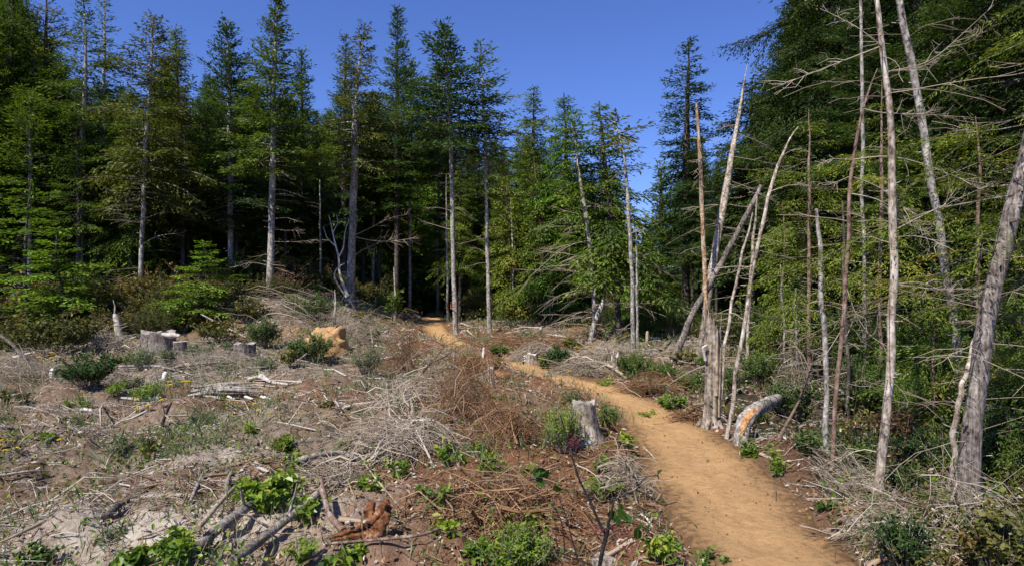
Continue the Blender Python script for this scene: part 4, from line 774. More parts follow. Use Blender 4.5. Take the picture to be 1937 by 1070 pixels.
# ------------------------------------------------------------------ litter, brush, greenery (uncountable)
def scatter(n, rg, fn=None, dmin=2.2, dmax=30, pxr=(-500, 2250)):
    n = int(n * 1.22)
    d = np.exp(rg.uniform(math.log(dmin), math.log(dmax), n)); px = rg.uniform(*pxr, n); x = (px - CX) / F * d
    lim = edge_d(px) + 1.0; keep = (d < lim); x, d, px = x[keep], d[keep], px[keep]
    pd = path_dist(x, d); k = pd > (-.02 + .08 * rg.random(len(x))); return x[k], d[k], px[k]
rgL = np.random.default_rng(99)
def litter(name, n, m, lr, rr, vfun, label, tiltz=.12, mask=None, lift=.01):
    x, y, px = scatter(n, rgL)
    den = np.clip(.55 + 2.2 * vnoise(x * 1.3 + 70, y * 1.3 + 31) + 1.2 * vnoise(x * 3.1, y * 3.1 + 50), .12, 1) * np.where((x > 1.5) & (path_dist(x, y) > .5) & (y < 11), .45, 1)
    den = den * (1 - .75 * np.clip(bump2(x, y, -2.1, 4.35, .8, .38, 1.1), 0, 1))
    k = rgL.random(len(x)) < den; x, y, px = x[k], y[k], px[k]
    if mask is not None: k = mask(x, y, px) > rgL.random(len(x)); x, y, px = x[k], y[k], px[k]
    n = len(x); L = np.exp(rgL.uniform(math.log(lr[0]), math.log(lr[1]), n)) * (1 + y / 25); a = rgL.uniform(0, math.pi * 2, n); ti = rgL.normal(0, tiltz, n)
    x1 = x + np.cos(a) * L; y1 = y + np.sin(a) * L
    bad = path_dist(x1, y1) < 0; x1 = np.where(bad, x - np.cos(a) * L, x1); y1 = np.where(bad, y - np.sin(a) * L, y1)
    z0 = height(x, y); z1 = height(x1, y1); up = np.abs(ti) * L; lf = lift * (1 + y * .05)
    r = rgL.uniform(*rr, n) * (1 + y / 14) * (.5 + L / lr[1]); B = Buf()
    sticks(B, np.stack([x, y, z0 + lf], 1), np.stack([x1, y1, z1 + lf + up], 1), r, r * .45, vfun(x, y, n), .07, rgL)
    o = B.obj(name, m); o['kind'] = 'stuff'; o['label'] = label; o['category'] = 'litter'; return o
redz = lambda x, y: np.clip(bump2(x, y, -.4, 5.2, 1.3, 1.8, 1.0) + bump2(x, y, .3, 8, 1.2, 3, .8), 0, 1)
greyv = lambda x, y, n: rgL.beta(3, 2.2, n) * .75 + .2 - .38 * redz(x, y)
litter('twig_litter', 92000, 'litter', (.025, .20), (.0010, .0030), greyv, 'fine grey twigs and chips littering the cleared ground')
litter('stick_litter', 3200, 'litter', (.15, .60), (.0025, .006), greyv, 'grey weathered sticks strewn over the cleared ground', .10)
litter('root_litter', 26000, 'litter_brown', (.04, .36), (.0012, .0040), lambda x, y, n: rgL.beta(2.4, 2.4, n), 'brown roots and twigs tangled over the reddish slope', .22, lambda x, y, px: np.clip(redz(x, y) + .12, 0, 1))
litter('wood_chunks', 900, 'litter', (.08, .38), (.006, .020), greyv, 'thicker broken pieces of branch and bark scattered in the slash', .12)
def chips():
    x, y, px = scatter(22000, rgL); n = len(x); a = rgL.uniform(0, 6.28, n); p = np.stack([x, y, height(x, y) + .012 + .002 * y], 1)
    d = np.stack([np.cos(a), np.sin(a), rgL.normal(0, .3, n)], 1); u = rgL.normal(0, .45, (n, 3)) + [0, 0, 1]; B = Buf(); s = (1 + y / 10)
    kites(B, p, d, u, rgL.uniform(.01, .05, n) * s, rgL.uniform(.006, .018, n) * s, .82 * rgL.beta(2, 1.8, n), .05)
    o = B.obj('bark_chips', 'litter'); o['kind'] = 'stuff'; o['label'] = 'bark and wood chips scattered on the soil'; o['category'] = 'litter'
chips()
def clods():      # small soil lumps and stones
    x, y, px = scatter(5000, rgL, dmax=16); k = path_dist(x, y) < 3; x, y = x[k], y[k]; n = len(x); z = height(x, y); r = rgL.uniform(.004, .018, n) * (1 + y / 8)
    dirs = np.array([(1, 0, 0), (0, 1, 0), (-1, 0, 0), (0, -1, 0), (0, 0, 1.)]); V = np.stack([x, y, z], 1)[:, None] + dirs[None] * r[:, None, None] * rgL.uniform(.6, 1.3, (n, 5, 1))
    B = Buf(); f = [(0, 1, 4), (1, 2, 4), (2, 3, 4), (3, 0, 4)]
    for q in f: B.quads(V[:, q], rgL.uniform(0, 1, n), 3)
    o = B.obj('soil_clods', 'litter_brown'); o['kind'] = 'stuff'; o['label'] = 'small clods of soil and stones'; o['category'] = 'litter'
clods()
def trail_grit():
    i = rgL.integers(160, 700, 3800); s = np.sign(rgL.normal(0, 1, 3800)) * rgL.beta(3, 1.2, 3800); d = np.gradient(PP[:, :2], axis=0); d /= np.linalg.norm(d, axis=1, keepdims=True)
    x = PP[i, 0] + d[i, 1] * s * PP[i, 2] / 2; y = PP[i, 1] - d[i, 0] * s * PP[i, 2] / 2; n = len(x); z = base_h(x, y) + .004 + PATHN(x, y)
    r = rgL.exponential(.004, n) + .003; dirs = np.array([(1, 0, 0), (0, 1, 0), (-1, 0, 0), (0, -1, 0), (0, 0, 1.)])
    V = np.stack([x, y, z], 1)[:, None] + dirs[None] * r[:, None, None] * rgL.uniform(.6, 1.4, (n, 5, 1)); B = Buf()
    for q in [(0, 1, 4), (1, 2, 4), (2, 3, 4), (3, 0, 4)]: B.quads(V[:, q], rgL.uniform(.15, .72, n), 3)
    j = rgL.integers(0, n, 420); q = np.stack([x[j], y[j], z[j] + .016], 1) + rgL.normal(0, .05, (420, 3)) * [1, 1, 0]; an = rgL.uniform(0, 6.28, 420)
    sticks(B, q, q + np.stack([np.cos(an), np.sin(an), 0 * an], 1) * rgL.uniform(.02, .12, 420)[:, None], .0016, .001, rgL.uniform(.1, .8, 420), .1, rgL)
    o = B.obj('trail_grit', 'litter_brown'); o['kind'] = 'stuff'; o['label'] = 'small stones and crumbs on the sandy trail'; o['category'] = 'grit'
trail_grit()
def greens(name, n, m, cl, lab, mask, ll=.05, lw=.03, kite=False, nl=(5, 12), hh=.10, up=.6):
    x, y, px = scatter(n, rgL); k = mask(x, y, px) > rgL.random(len(x)); x, y = x[k], y[k]; B = Buf(); s = 1 + y / 16
    m_n = rgL.integers(*nl, len(x)); rep = np.repeat(np.arange(len(x)), m_n); N_ = len(rep)
    p = np.stack([x[rep] + rgL.normal(0, cl, N_) * s[rep], y[rep] + rgL.normal(0, cl, N_) * s[rep], height(x, y)[rep] + np.abs(rgL.normal(0, hh, N_)) * s[rep]], 1)
    (kites if kite else leaves)(B, p, rgL.normal(0, 1, (N_, 3)) * [1, 1, .5] + [0, 0, up], rgL.normal(0, .5, (N_, 3)) + [0, 0, 1.], ll * s[rep] * rgL.uniform(.6, 1.2, N_), lw * s[rep] * rgL.uniform(.7, 1.2, N_), .5 + rgL.normal(0, .2, N_))
    o = B.obj(name, m); o['kind'] = 'stuff'; o['label'] = lab; o['category'] = 'ground cover'
vn = lambda x, y, s, t: np.clip((vnoise(x * s + 40, y * s + 9) - t) * 5, 0, 1)
edgeband = lambda x, y, px: np.clip((y - edge_d(px) + 6) / 5, 0, 1)
greens('ground_cover', 4200, 'leaf', .045, 'low leafy plants sprinkled over the clearing', lambda x, y, px: .12 + .6 * vn(x, y, .9, .12) + .35 * edgeband(x, y, px) - .3 * (px > 1450), .030, .019)
greens('ground_cover', 4200, 'shrub_olive', .08, 'low olive undergrowth thickening towards the forest', lambda x, y, px: .85 * edgeband(x, y, px) + .10 * (px > 1500) + .4 * vn(x, y, .5, .2) + .3 * ((px > 1250) & (path_dist(x, y) > .5)), .04, .02, True, (10, 22), .07)
greens('grass', 9000, 'sage', .05, 'sparse grey green grass blades in the clearing', lambda x, y, px: .10 + .75 * vn(x, y, .6, .02) * (y > 6), .13, .007, True, (6, 14), .02, 1.6)
greens('dry_grass', 5200, 'straw', .05, 'dry straw coloured grass in the clearing', lambda x, y, px: .15 + .6 * vn(x + 9, y, .6, .05) * (y > 4), .12, .005, True, (5, 11), .02, 1.4)

# piles of dead brush: each a thing
def brush(px, py, wpx, hpx, label, n=140, v=.6, m='dead_twig', arch=.5, rr=(.002, .006), name='brush_pile', dirx=None, group=None):
    g, r, h = at_px(px, py, wpx, hpx); B = Buf(); rg = np.random.default_rng(int(px * 7 + py)); sw = max(1, g[1] / 11)
    for k in range(n):
        a = rg.uniform(0, 6.28) if dirx is None else rg.normal(dirx, .5) + math.pi * rg.integers(2); c = rg.normal(0, .42, 2) * [r, max(r * .6, .25)]
        L = r * rg.uniform(.5, 1.3) + .15; dv = np.array([math.cos(a), math.sin(a), 0]); zc = abs(rg.normal(0, .45)) * h * max(.15, 1 - (c[0] / r) ** 2 * .5)
        u = np.linspace(-.5, .5, 6)[:, None]; side = np.array([-dv[1], dv[0], 0])
        p = np.array([c[0], c[1], zc]) + dv * L * u + side * L * rg.normal(0, .15) * u ** 2 * 2 + np.array([0, 0, 1.]) * ((.25 - u ** 2) * arch * h * rg.uniform(0, 2) + u * h * rg.normal(0, .5)) + rg.normal(0, .01, (6, 3))
        gz = height(p[:, 0] + g[0], p[:, 1] + g[1]) - g[2] + .01; p[:, 2] = np.maximum(p[:, 2], 0) * 1.0 + gz
        r0 = rg.uniform(*rr) * sw * math.exp(rg.normal(-.15, .55)); vv = np.clip(v + rg.normal(0, .2), 0, 1)
        tube(B, p, [r0, r0 * .4], 3, vv, cap=False)
        for j in range(3):
            q = axis_at(p, rg.uniform(.3, 1)); e = q + nrm(dv * rg.choice([-1, 1]) + rg.normal(0, .7, 3)) * L * rg.uniform(.1, .3); e[2] = max(e[2], gz.min())
            sticks(B, q[None], e[None], r0 * .5, r0 * .3, vv, .08, rg)
    o = B.obj(name, m); o.location = g; tag(o, label, 'brush pile', group)
brush(740, 868, 240, 80, 'grey tangle of thin dead branches in the middle of the clearing', 300, .65, rr=(.0018, .005))
brush(880, 800, 170, 100, 'mounded brown brush with arching stems behind the grey tangle', 330, .45, 'litter_brown', 1.0, (.0015, .003))
brush(960, 830, 140, 80, 'brown brush sloping from the mounded heap to the big stump', 200, .5, 'litter_brown', .6, (.0015, .004))
brush(800, 760, 170, 50, 'low greyish brush behind the mounded brown heap', 200, .55, 'dead_twig')
brush(888, 706, 90, 34, 'brown brush crest hiding the middle of the trail', 200, .5, 'litter_brown', .8, (.0015, .004))
brush(628, 648, 80, 30, 'thin twigs hanging over the sandy root mound', 60, .5, 'dead_twig', .6, (.0015, .004))
brush(762, 705, 90, 85, 'upright brown dead shrub beside the upper trail', 260, .25, 'litter_brown', .5, (.0015, .003), 'dead_shrub')
brush(840, 690, 100, 30, 'grey dead branches overhanging the upper trail', 60, .6, 'dead_twig')
brush(660, 655, 130, 75, 'wispy grey brush draped over the right flank of the sandy mound', 200, .5, 'dead_twig', .6, (.0012, .0035))
brush(490, 600, 200, 42, 'long pale brush lying across the left flank of the mound', 110, .6, 'dead_twig', .8, dirx=0)
brush(1000, 676, 90, 24, 'grey brush heap left of the reddish green bush', 180, .6, 'dead_twig')
brush(1150, 685, 110, 34, 'pale grey fine brush at the foot of the leaning snag', 200, .7, 'dead_twig', .6, (.0012, .003))
brush(1100, 705, 120, 28, 'brown grey brush on the bank above the trail bend', 180, .5, 'dead_twig', dirx=-.3)
brush(1230, 745, 130, 36, 'brown brush spilling down the bank opposite the big stump', 150, .4, 'litter_brown')
brush(400, 690, 230, 24, 'thin grey brush in front of the three old stumps', 260, .6, 'dead_twig', .5, (.0015, .003))
brush(60, 720, 170, 42, 'grey brush at the left edge below the leafy shrub', 240, .45, 'dead_twig', .6, (.0012, .0035))
brush(200, 660, 120, 40, 'grey twigs around the white barked snag', 120, .6)
brush(960, 980, 260, 60, 'brown root tangle in front of the ferns', 160, .5, 'litter_brown', .5, (.002, .006))
brush(1180, 930, 120, 60, 'grey and brown twigs at the near left edge of the trail', 110, .5, 'dead_twig')
brush(1605, 940, 110, 60, 'sun bleached brush hanging from the sapling foot down to the trail', 120, .6, 'dead_twig', .8, (.0012, .0035), dirx=-.7)
brush(1680, 1020, 170, 60, 'bleached brush heap at the near right edge of the trail', 130, .6, 'dead_twig', .5, (.0012, .0038), dirx=-.5)
brush(1830, 1010, 170, 90, 'brush heap in front of the big cedar foot', 100, .5, 'dead_twig', .7, (.0012, .004))
brush(1500, 760, 70, 110, 'fine grey brush standing left of the dark broken stem', 150, .45, 'dead_twig', .8, name='dead_shrub')
brush(1310, 800, 90, 26, 'dark twigs at the foot of the splintered snag', 80, .3, 'litter_brown')
brush(620, 930, 150, 50, 'grey sticks and twigs between the fallen logs', 140, .6)
brush(1000, 655, 260, 20, 'brown low brush below the sparse one sided conifer', 200, .45, 'litter_brown')

# ------------------------------------------------------------------ fallen logs, sticks and stumps, one by one
def log(name, label, pts, r, m, cat='log', sides=12, rough=.06, lift=None, v=.5, twigs=0, group=None, lobes=.05):
    """pts: photograph pixels on the ground, with a lift in metres above it"""
    q = []
    for px, py, up in pts: g = G(px, py); q.append(g + [0, 0, up + r[0] * .6])
    q = np.array(q); org = q[0].copy(); org[2] -= q[0][2] - hz(q[0][0], q[0][1]); B = Buf()
    p = tube(B, q, r, sides, v, rough, rgL, seg=max(14, 4 * len(q)), lobes=lobes)
    for k in range(twigs):
        s = rgL.uniform(.2, .95); o = axis_at(p, s); dd = nrm(rgL.normal(0, 1, 3) + [0, 0, .6]); l = rgL.uniform(.1, .35) * (1 + org[1] / 15)
        sticks(B, o[None], (o + dd * l)[None], r[-1] * .5 + .001, .0015, .5, .1, rgL)
    ob = B.obj(name, m, None, org, True); return tag(ob, label, cat, group)
log('fallen_log', 'long grey log lying diagonally low in front, upper of two', [(335, 1085, .03), (400, 1035, .06), (470, 985, .08), (530, 942, .10)], [.034, .034, .031], 'bark_cedar', twigs=2)
log('split_stick', 'pale split branch leaning on the long grey log', [(375, 1050, .14), (410, 1000, .14), (450, 947, .12)], [.016, .018, .008], 'tan_wood', 'branch', 8)
log('fallen_log', 'second grey log low in front, shorter and with a bare end', [(440, 1075, .02), (520, 1020, .05), (603, 962, .08)], [.030, .030, .024], 'bark_cedar', twigs=3)
log('fallen_branch', 'curved grey branch above the round leaved plants', [(565, 888, .06), (600, 884, .09), (645, 876, .08), (700, 885, .04), (740, 880, .02)], [.030, .022, .010], 'grey_wood', 'branch')
log('bent_root', 'bent brown root left of the red rotten wood', [(606, 950, .16), (612, 975, .12), (625, 1000, .07), (650, 1015, .03)], [.016, .020, .024], 'bark_red', 'root', 8)
log('fallen_branch', 'long thin brown branch lying across the near root tangle', [(620, 1045, .05), (720, 1040, .06), (800, 1035, .06), (880, 1000, .07), (990, 940, .05)], [.009, .010, .006], 'bark_red', 'branch', 6)
log('fallen_branch', 'thin tan root arching over the slope above the red rotten wood', [(640, 870, .08), (680, 885, .12), (700, 930, .14), (750, 970, .06)], [.008, .008, .006], 'tan_wood', 'branch', 6)
log('fallen_branch', 'pale thin stick standing out of the grey tangle', [(822, 893, .02), (805, 870, .10), (787, 865, .25)], [.010, .012, .006], 'pale_wood', 'branch', 6)
log('fallen_branch', 'reddish brown branch end lying right of the pale thin stick', [(755, 850, .06), (790, 862, .07), (830, 875, .05)], [.022, .020, .010], 'bark_red', 'branch', 8)
log('fallen_branch', 'grey curved branch descending the brown heap', [(820, 795, .05), (850, 850, .08), (870, 900, .04)], [.010, .014, .012], 'grey_wood', 'branch', 7)
log('fallen_branch', 'grey stub sticking up behind the grey tangle', [(783, 790, .02), (778, 775, .08), (770, 755, .22)], [.018, .016, .012], 'grey_wood', 'branch', 7)
log('fallen_branch', 'grey forked stick lying on the pale dusty ground', [(360, 960, .03), (372, 935, .05), (383, 905, .03)], [.012, .016, .008], 'grey_wood', 'branch', 7, twigs=3)
log('fallen_branch', 'dark rooty chunk on the pale dusty ground', [(200, 990, .02), (222, 975, .06), (245, 955, .02)], [.018, .028, .010], 'bark_dark', 'branch', 7, twigs=3)
log('fallen_branch', 'grey bent stick above the split branch', [(428, 950, .02), (430, 925, .06), (438, 905, .04)], [.016, .018, .012], 'grey_wood', 'branch', 7)
log('fallen_branch', 'white stick lying at the left edge of the clearing', [(-10, 908, .02), (50, 903, .03), (95, 898, .02)], [.012, .012, .006], 'pale_wood', 'branch', 6)
log('fallen_branch', 'bleached branch at the left edge above the yellow flowers', [(0, 766, .04), (30, 756, .06), (65, 748, .03)], [.018, .028, .010], 'pale_wood', 'branch', 8)
log('fallen_branch', 'dark straight pole sloping in from the left edge', [(-20, 668, .5), (20, 675, .3), (50, 688, .05)], [.035, .035, .03], 'bark_dark', 'branch', 8)
log('fallen_branch', 'long grey branch in front of the three old stumps', [(225, 700, .05), (300, 700, .06), (360, 712, .03)], [.022, .025, .012], 'grey_wood', 'branch', 8, twigs=3)
log('fallen_branch', 'long pale branch ending near the grey rotten log', [(330, 705, .06), (400, 699, .10), (450, 697, .06)], [.024, .024, .012], 'grey_wood', 'branch', 8, twigs=4)
log('fallen_branch', 'thin branch on the bare left slope near the green patch', [(78, 842, .02), (125, 823, .05), (162, 818, .03)], [.007, .008, .004], 'grey_wood', 'branch', 6)
log('fallen_branch', 'short white stick lying beside the little left hollow', [(180, 905, .02), (195, 914, .02)], [.010, .010], 'pale_wood', 'branch', 6)
log('fallen_branch', 'short white stick right of the little left hollow', [(224, 921, .02), (246, 924, .02)], [.008, .008], 'pale_wood', 'branch', 6)
log('fallen_branch', 'thin white crooked root near the left edge', [(12, 940, .03), (25, 925, .06), (60, 924, .06), (70, 950, .02)], [.004, .004, .003], 'pale_wood', 'branch', 5)
log('fallen_branch', 'thin stick lying between split branch and dusty patch', [(258, 1030, .02), (300, 1015, .03), (330, 1000, .02)], [.005, .006, .004], 'tan_wood', 'branch', 5)
log('fallen_branch', 'pale stick poking out of the brush beside the dark stemmed plant', [(1212, 982, .03), (1225, 996, .05), (1237, 1010, .02)], [.007, .008, .006], 'pale_wood', 'branch', 6)
log('fallen_branch', 'tan stick lying on the trail edge below the big stump', [(1215, 850, .03), (1232, 868, .04), (1246, 882, .02)], [.009, .010, .007], 'tan_wood', 'branch', 6)
log('fallen_branch', 'tan slab of wood left of the dark stemmed plant', [(987, 962, .02), (1018, 970, .02)], [.012, .008], 'tan_wood', 'branch', 6)
log('fallen_branch', 'pale pointed board end left of the tall upright brown shrub', [(515, 732, .05), (545, 738, .05)], [.03, .02], 'pale_wood', 'branch', 5)
log('fallen_branch', 'yellowish split stick standing on the mound flank', [(705, 652, .02), (700, 636, .25)], [.03, .012], 'tan_wood', 'branch', 5)
log('fallen_branch', 'tan bark strip lying on the bank above the trail', [(1120, 688, .05), (1150, 700, .08), (1178, 716, .05)], [.03, .035, .03], 'tan_wood', 'branch', 6)
log('fallen_branch', 'thin tan pole leaning on the bank left of the splintered snag', [(1278, 733, .02), (1260, 715, .15), (1250, 705, .3)], [.015, .015, .01], 'tan_wood', 'branch', 6)
log('fallen_branch', 'dark forked branch lying on the bank left of the splintered snag', [(1240, 745, .04), (1265, 742, .1), (1295, 728, .08)], [.02, .02, .012], 'bark_dark', 'branch', 7, twigs=4)
log('fallen_branch', 'dark little stick lying in the middle of the trail', [(1352, 878, .005), (1368, 876, .012), (1375, 884, .004)], [.006, .007, .004], 'bark_dark', 'stick', 6)
log('fallen_branch', 'reddish stick on the near trail', [(1446, 985, .005), (1468, 992, .006)], [.010, .007], 'bark_red', 'stick', 6)
log('standing_twig', 'short dark twig standing upright in the trail', [(1466, 968, .0), (1468, 955, .03), (1464, 940, .12)], [.004, .004, .003], 'bark_dark', 'twig', 5)
log('fallen_branch', 'dark twig at the near right edge of the trail', [(1545, 1032, .004), (1570, 1036, .01), (1582, 1045, .004)], [.004, .004, .003], 'bark_dark', 'stick', 5)
log('fallen_branch', 'bright white forked branch leaning from the right brush heap', [(1770, 1010, .05), (1800, 975, .10), (1820, 930, .22)], [.012, .010, .004], 'pale_wood', 'branch', 6, twigs=6)
log('fallen_branch', 'bright white branch lying across the right brush heap', [(1765, 1015, .08), (1830, 985, .12), (1885, 945, .12)], [.014, .009, .004], 'pale_wood', 'branch', 6, twigs=6)
log('fallen_branch', 'white stick half buried in the right brush heap', [(1600, 985, .03), (1640, 1020, .05), (1690, 1042, .03)], [.008, .008, .004], 'pale_wood', 'branch', 6, twigs=5)
log('fallen_branch', 'leaning reddish stick left of the sapling foot', [(1472, 838, .02), (1510, 800, .25), (1548, 770, .75)], [.020, .018, .010], 'bark_red', 'branch', 7)
log('fallen_branch', 'bent pale stick standing above the left leafy shrub', [(72, 640, .1), (80, 620, .85), (100, 610, 1.25), (138, 600, 1.55)], [.04, .045, .012], 'pale_wood', 'branch', 6)
log('fallen_branch', 'grey branch crossing behind the small flat stump', [(380, 640, .6), (430, 640, .25), (465, 655, .2)], [.02, .02, .015], 'grey_wood', 'branch', 6)
log('fallen_branch', 'grey branch lying against the left of the sandy mound', [(640, 650, .45), (600, 672, .2), (560, 690, .02)], [.02, .02, .012], 'grey_wood', 'branch', 6)
log('fallen_branch', 'pale crooked stick standing by the top of the sandy mound', [(632, 640, .5), (635, 630, .75), (633, 620, 1.0)], [.04, .03, .012], 'grey_wood', 'branch', 6, twigs=3)
log('fallen_log', 'small dark log lying beside the trail bend opposite the stake', [(940, 715, .04), (960, 722, .03)], [.06, .05], 'rot', 'log', 8)

def curved_log():
    g = G(1400, 838); d = g[1]; pts = [g + [0, 0, -.05]] + [P(x, y, d + k) for x, y, k in ((1403, 808, .0), (1410, 790, .06), (1432, 772, .25), (1470, 754, .7))]
    t = thing('curved_log', 'thick curved log with an orange wound rising beside the trail', 'log', g); B = Buf()
    ax = resample(pts, 16); tube(B, ax, [.082, .080, .078, .070, .062], 16, .5, .05, rgL, seg=30, lobes=.10); B.obj('trunk', 'bark', t, g, True)
    B = Buf(); n = 10; u = np.linspace(.10, .44, n); c = axis_pts(ax, u); td = nrm(np.gradient(c, axis=0)); view = nrm(np.array([0, 0, CAM_H]) - c); sd = nrm(np.cross(td, view)); fr = np.cross(sd, td)
    wv = .055 * np.sin(np.linspace(.25, 2.9, n)); rows = []
    for a in np.linspace(-1, 1, 7): ang = a * wv * .6 * (1 + .25 * math.sin(a * 9)) / .078; rows.append(c + (sd * np.sin(ang)[:, None] + fr * np.cos(ang)[:, None]) * .088)
    Rr = np.stack(rows, 1); B.mesh(Rr.reshape(-1, 3), np.stack([(np.arange(n - 1)[:, None] * 7 + np.arange(6)[None]), (np.arange(n - 1)[:, None] * 7 + np.arange(6)[None] + 1), (np.arange(1, n)[:, None] * 7 + np.arange(6)[None] + 1), (np.arange(1, n)[:, None] * 7 + np.arange(6)[None])], -1).reshape(-1, 4), .5)
    B.obj('wound', 'orange_wood', t, g, True)
curved_log()

def stump(px, py, wb, wt, h, label, m='stump', d=None, jag=.08, top='tan_wood', name='stump'):
    g = G(px, py); k = g[1] / F; rb, rt, hh = wb * k / 2, wt * k / 2, h * k; rg = np.random.default_rng(int(px)); t = thing(name, label, 'stump', g)
    S, Lv = 36, 14; a = np.arange(S) * 2 * math.pi / S; B = Buf(); u = np.linspace(0, 1, Lv)
    ph = rg.uniform(0, 6.28, 4); lobe = .5 * np.sin(3 * a + ph[0]) + .3 * np.sin(5 * a + ph[1]) + .25 * np.sin(9 * a + ph[2]); fl = .25 * np.sin(17 * a + ph[3])
    rad = rt + (rb - rt) * (1 - u[:, None]) ** 2.2; rad = rad * (1 + (lobe[None] * (.05 + .16 * (1 - u[:, None]) ** 2)) + fl[None] * .06 + rg.normal(0, .008, (Lv, S)))
    zz = u[:, None] * (hh * (1 + jag * lobe[None])) - .08 * (1 - u[:, None])
    V = np.stack([rad * np.cos(a), rad * np.sin(a), zz + 0 * rad], -1); i = np.arange(Lv - 1)[:, None]; q = np.arange(S)[None]; q2 = (q + 1) % S
    B.mesh(V.reshape(-1, 3), np.stack([i * S + q, i * S + q2, (i + 1) * S + q2, (i + 1) * S + q], -1).reshape(-1, 4), .5); B.obj('trunk', m, t, (0, 0, 0), True)
    B = Buf(); rs = V[-1]; c = np.array([0, 0, hh * .99]); inner = [rs * [.985, .985, 1] - [0, 0, .004]] + [c + (rs - c) * f * [1, 1, .8] - [0, 0, .003] for f in (.7, .4, .12)]
    R4 = np.stack(inner); i = np.arange(3)[:, None]; B.mesh(R4.reshape(-1, 3), np.stack([i * S + q, i * S + q2, (i + 1) * S + q2, (i + 1) * S + q], -1).reshape(-1, 4), .6); B.quads(R4[-1][None], .6, S); B.obj('cut_face', top, t)
    return t, g, k
stump(1104, 834, 100, 44, 74, 'big flared weathered stump beside the trail, behind the fine leaved plant', jag=.08, m='stump', top='grey_wood')
t, g, k = stump(300, 666, 66, 58, 36, 'largest of the old grey stumps at the back left, with a pale slab on top', jag=.16, m='bark_cedar', top='grey_wood')
B = Buf(); tube(B, [P(306, 632, g[1] - .3), P(322, 633, g[1] - .3), P(340, 635, g[1] - .3)], [.04, .07, .03], 8, .5, .1); B.obj('slab', 'pale_wood', t, g)
stump(341, 680, 26, 24, 32, 'smallest flat topped stump at the back left', jag=.03, m='bark_cedar', top='pale_wood')
stump(463, 686, 42, 40, 36, 'squat grey stump at the back left nearest the dark bushes', jag=.08, m='bark_cedar', top='grey_wood')
stump(928, 722, 16, 12, 26, 'small grey post like stump by the trail bend', jag=.2, m='stump', top='grey_wood')
stump(1006, 688, 26, 22, 18, 'low pale stump at the upper side of the trail bend', jag=.15, m='stump', top='pale_wood')
stump(1163, 700, 20, 14, 26, 'pale splintered stump among the grey brush', jag=.5, m='stump', top='pale_wood')
stump(1150, 1078, 70, 62, 22, 'low cut grey stump under the dark stemmed plant', jag=.05, m='stump', top='stump')

def forked_stub():
    g = G(312, 808); k = g[1] / F; t = thing('forked_stub', 'dark forked stub with a pale broken tip on the left slope', 'stub', g); B = Buf()
    tube(B, [[-.05, 0, -.04], [.0, 0, 20 * k], [12 * k, 0, 46 * k]], [.022, .020, .016], 8, .5, .06); tube(B, [[.0, 0, 22 * k], [-6 * k, .02, 40 * k]], [.010, .006], 6, .5); B.obj('trunk', 'bark_dark', t)
    B = Buf(); tube(B, [[2 * k, -.02, 22 * k], [20 * k, -.05, 10 * k], [40 * k, -.08, -4 * k]], [.010, .010, .005], 6, .6); B.obj('branch', 'tan_wood', t)
forked_stub()
def white_snag():
    g = G(226, 648); k = g[1] / F; t = thing('bleached_snag', 'small white barked snag with a thin curling dark tip', 'snag', g); B = Buf()
    tube(B, [[2 * k, 0, -.05], [0, 0, 10 * k], [-4 * k, 0, 34 * k], [-9 * k, 0, 54 * k]], [.05, .085, .09, .04], 10, .7, .08, seg=12); B.obj('trunk', 'pale_wood', t, (0, 0, 0), True)
    B = Buf(); tube(B, [[-9 * k, 0, 53 * k], [-8 * k, 0, 66 * k], [-12 * k, 0, 80 * k]], [.025, .02, .006], 6, .6); B.obj('branch', 'grey_wood', t)
white_snag()

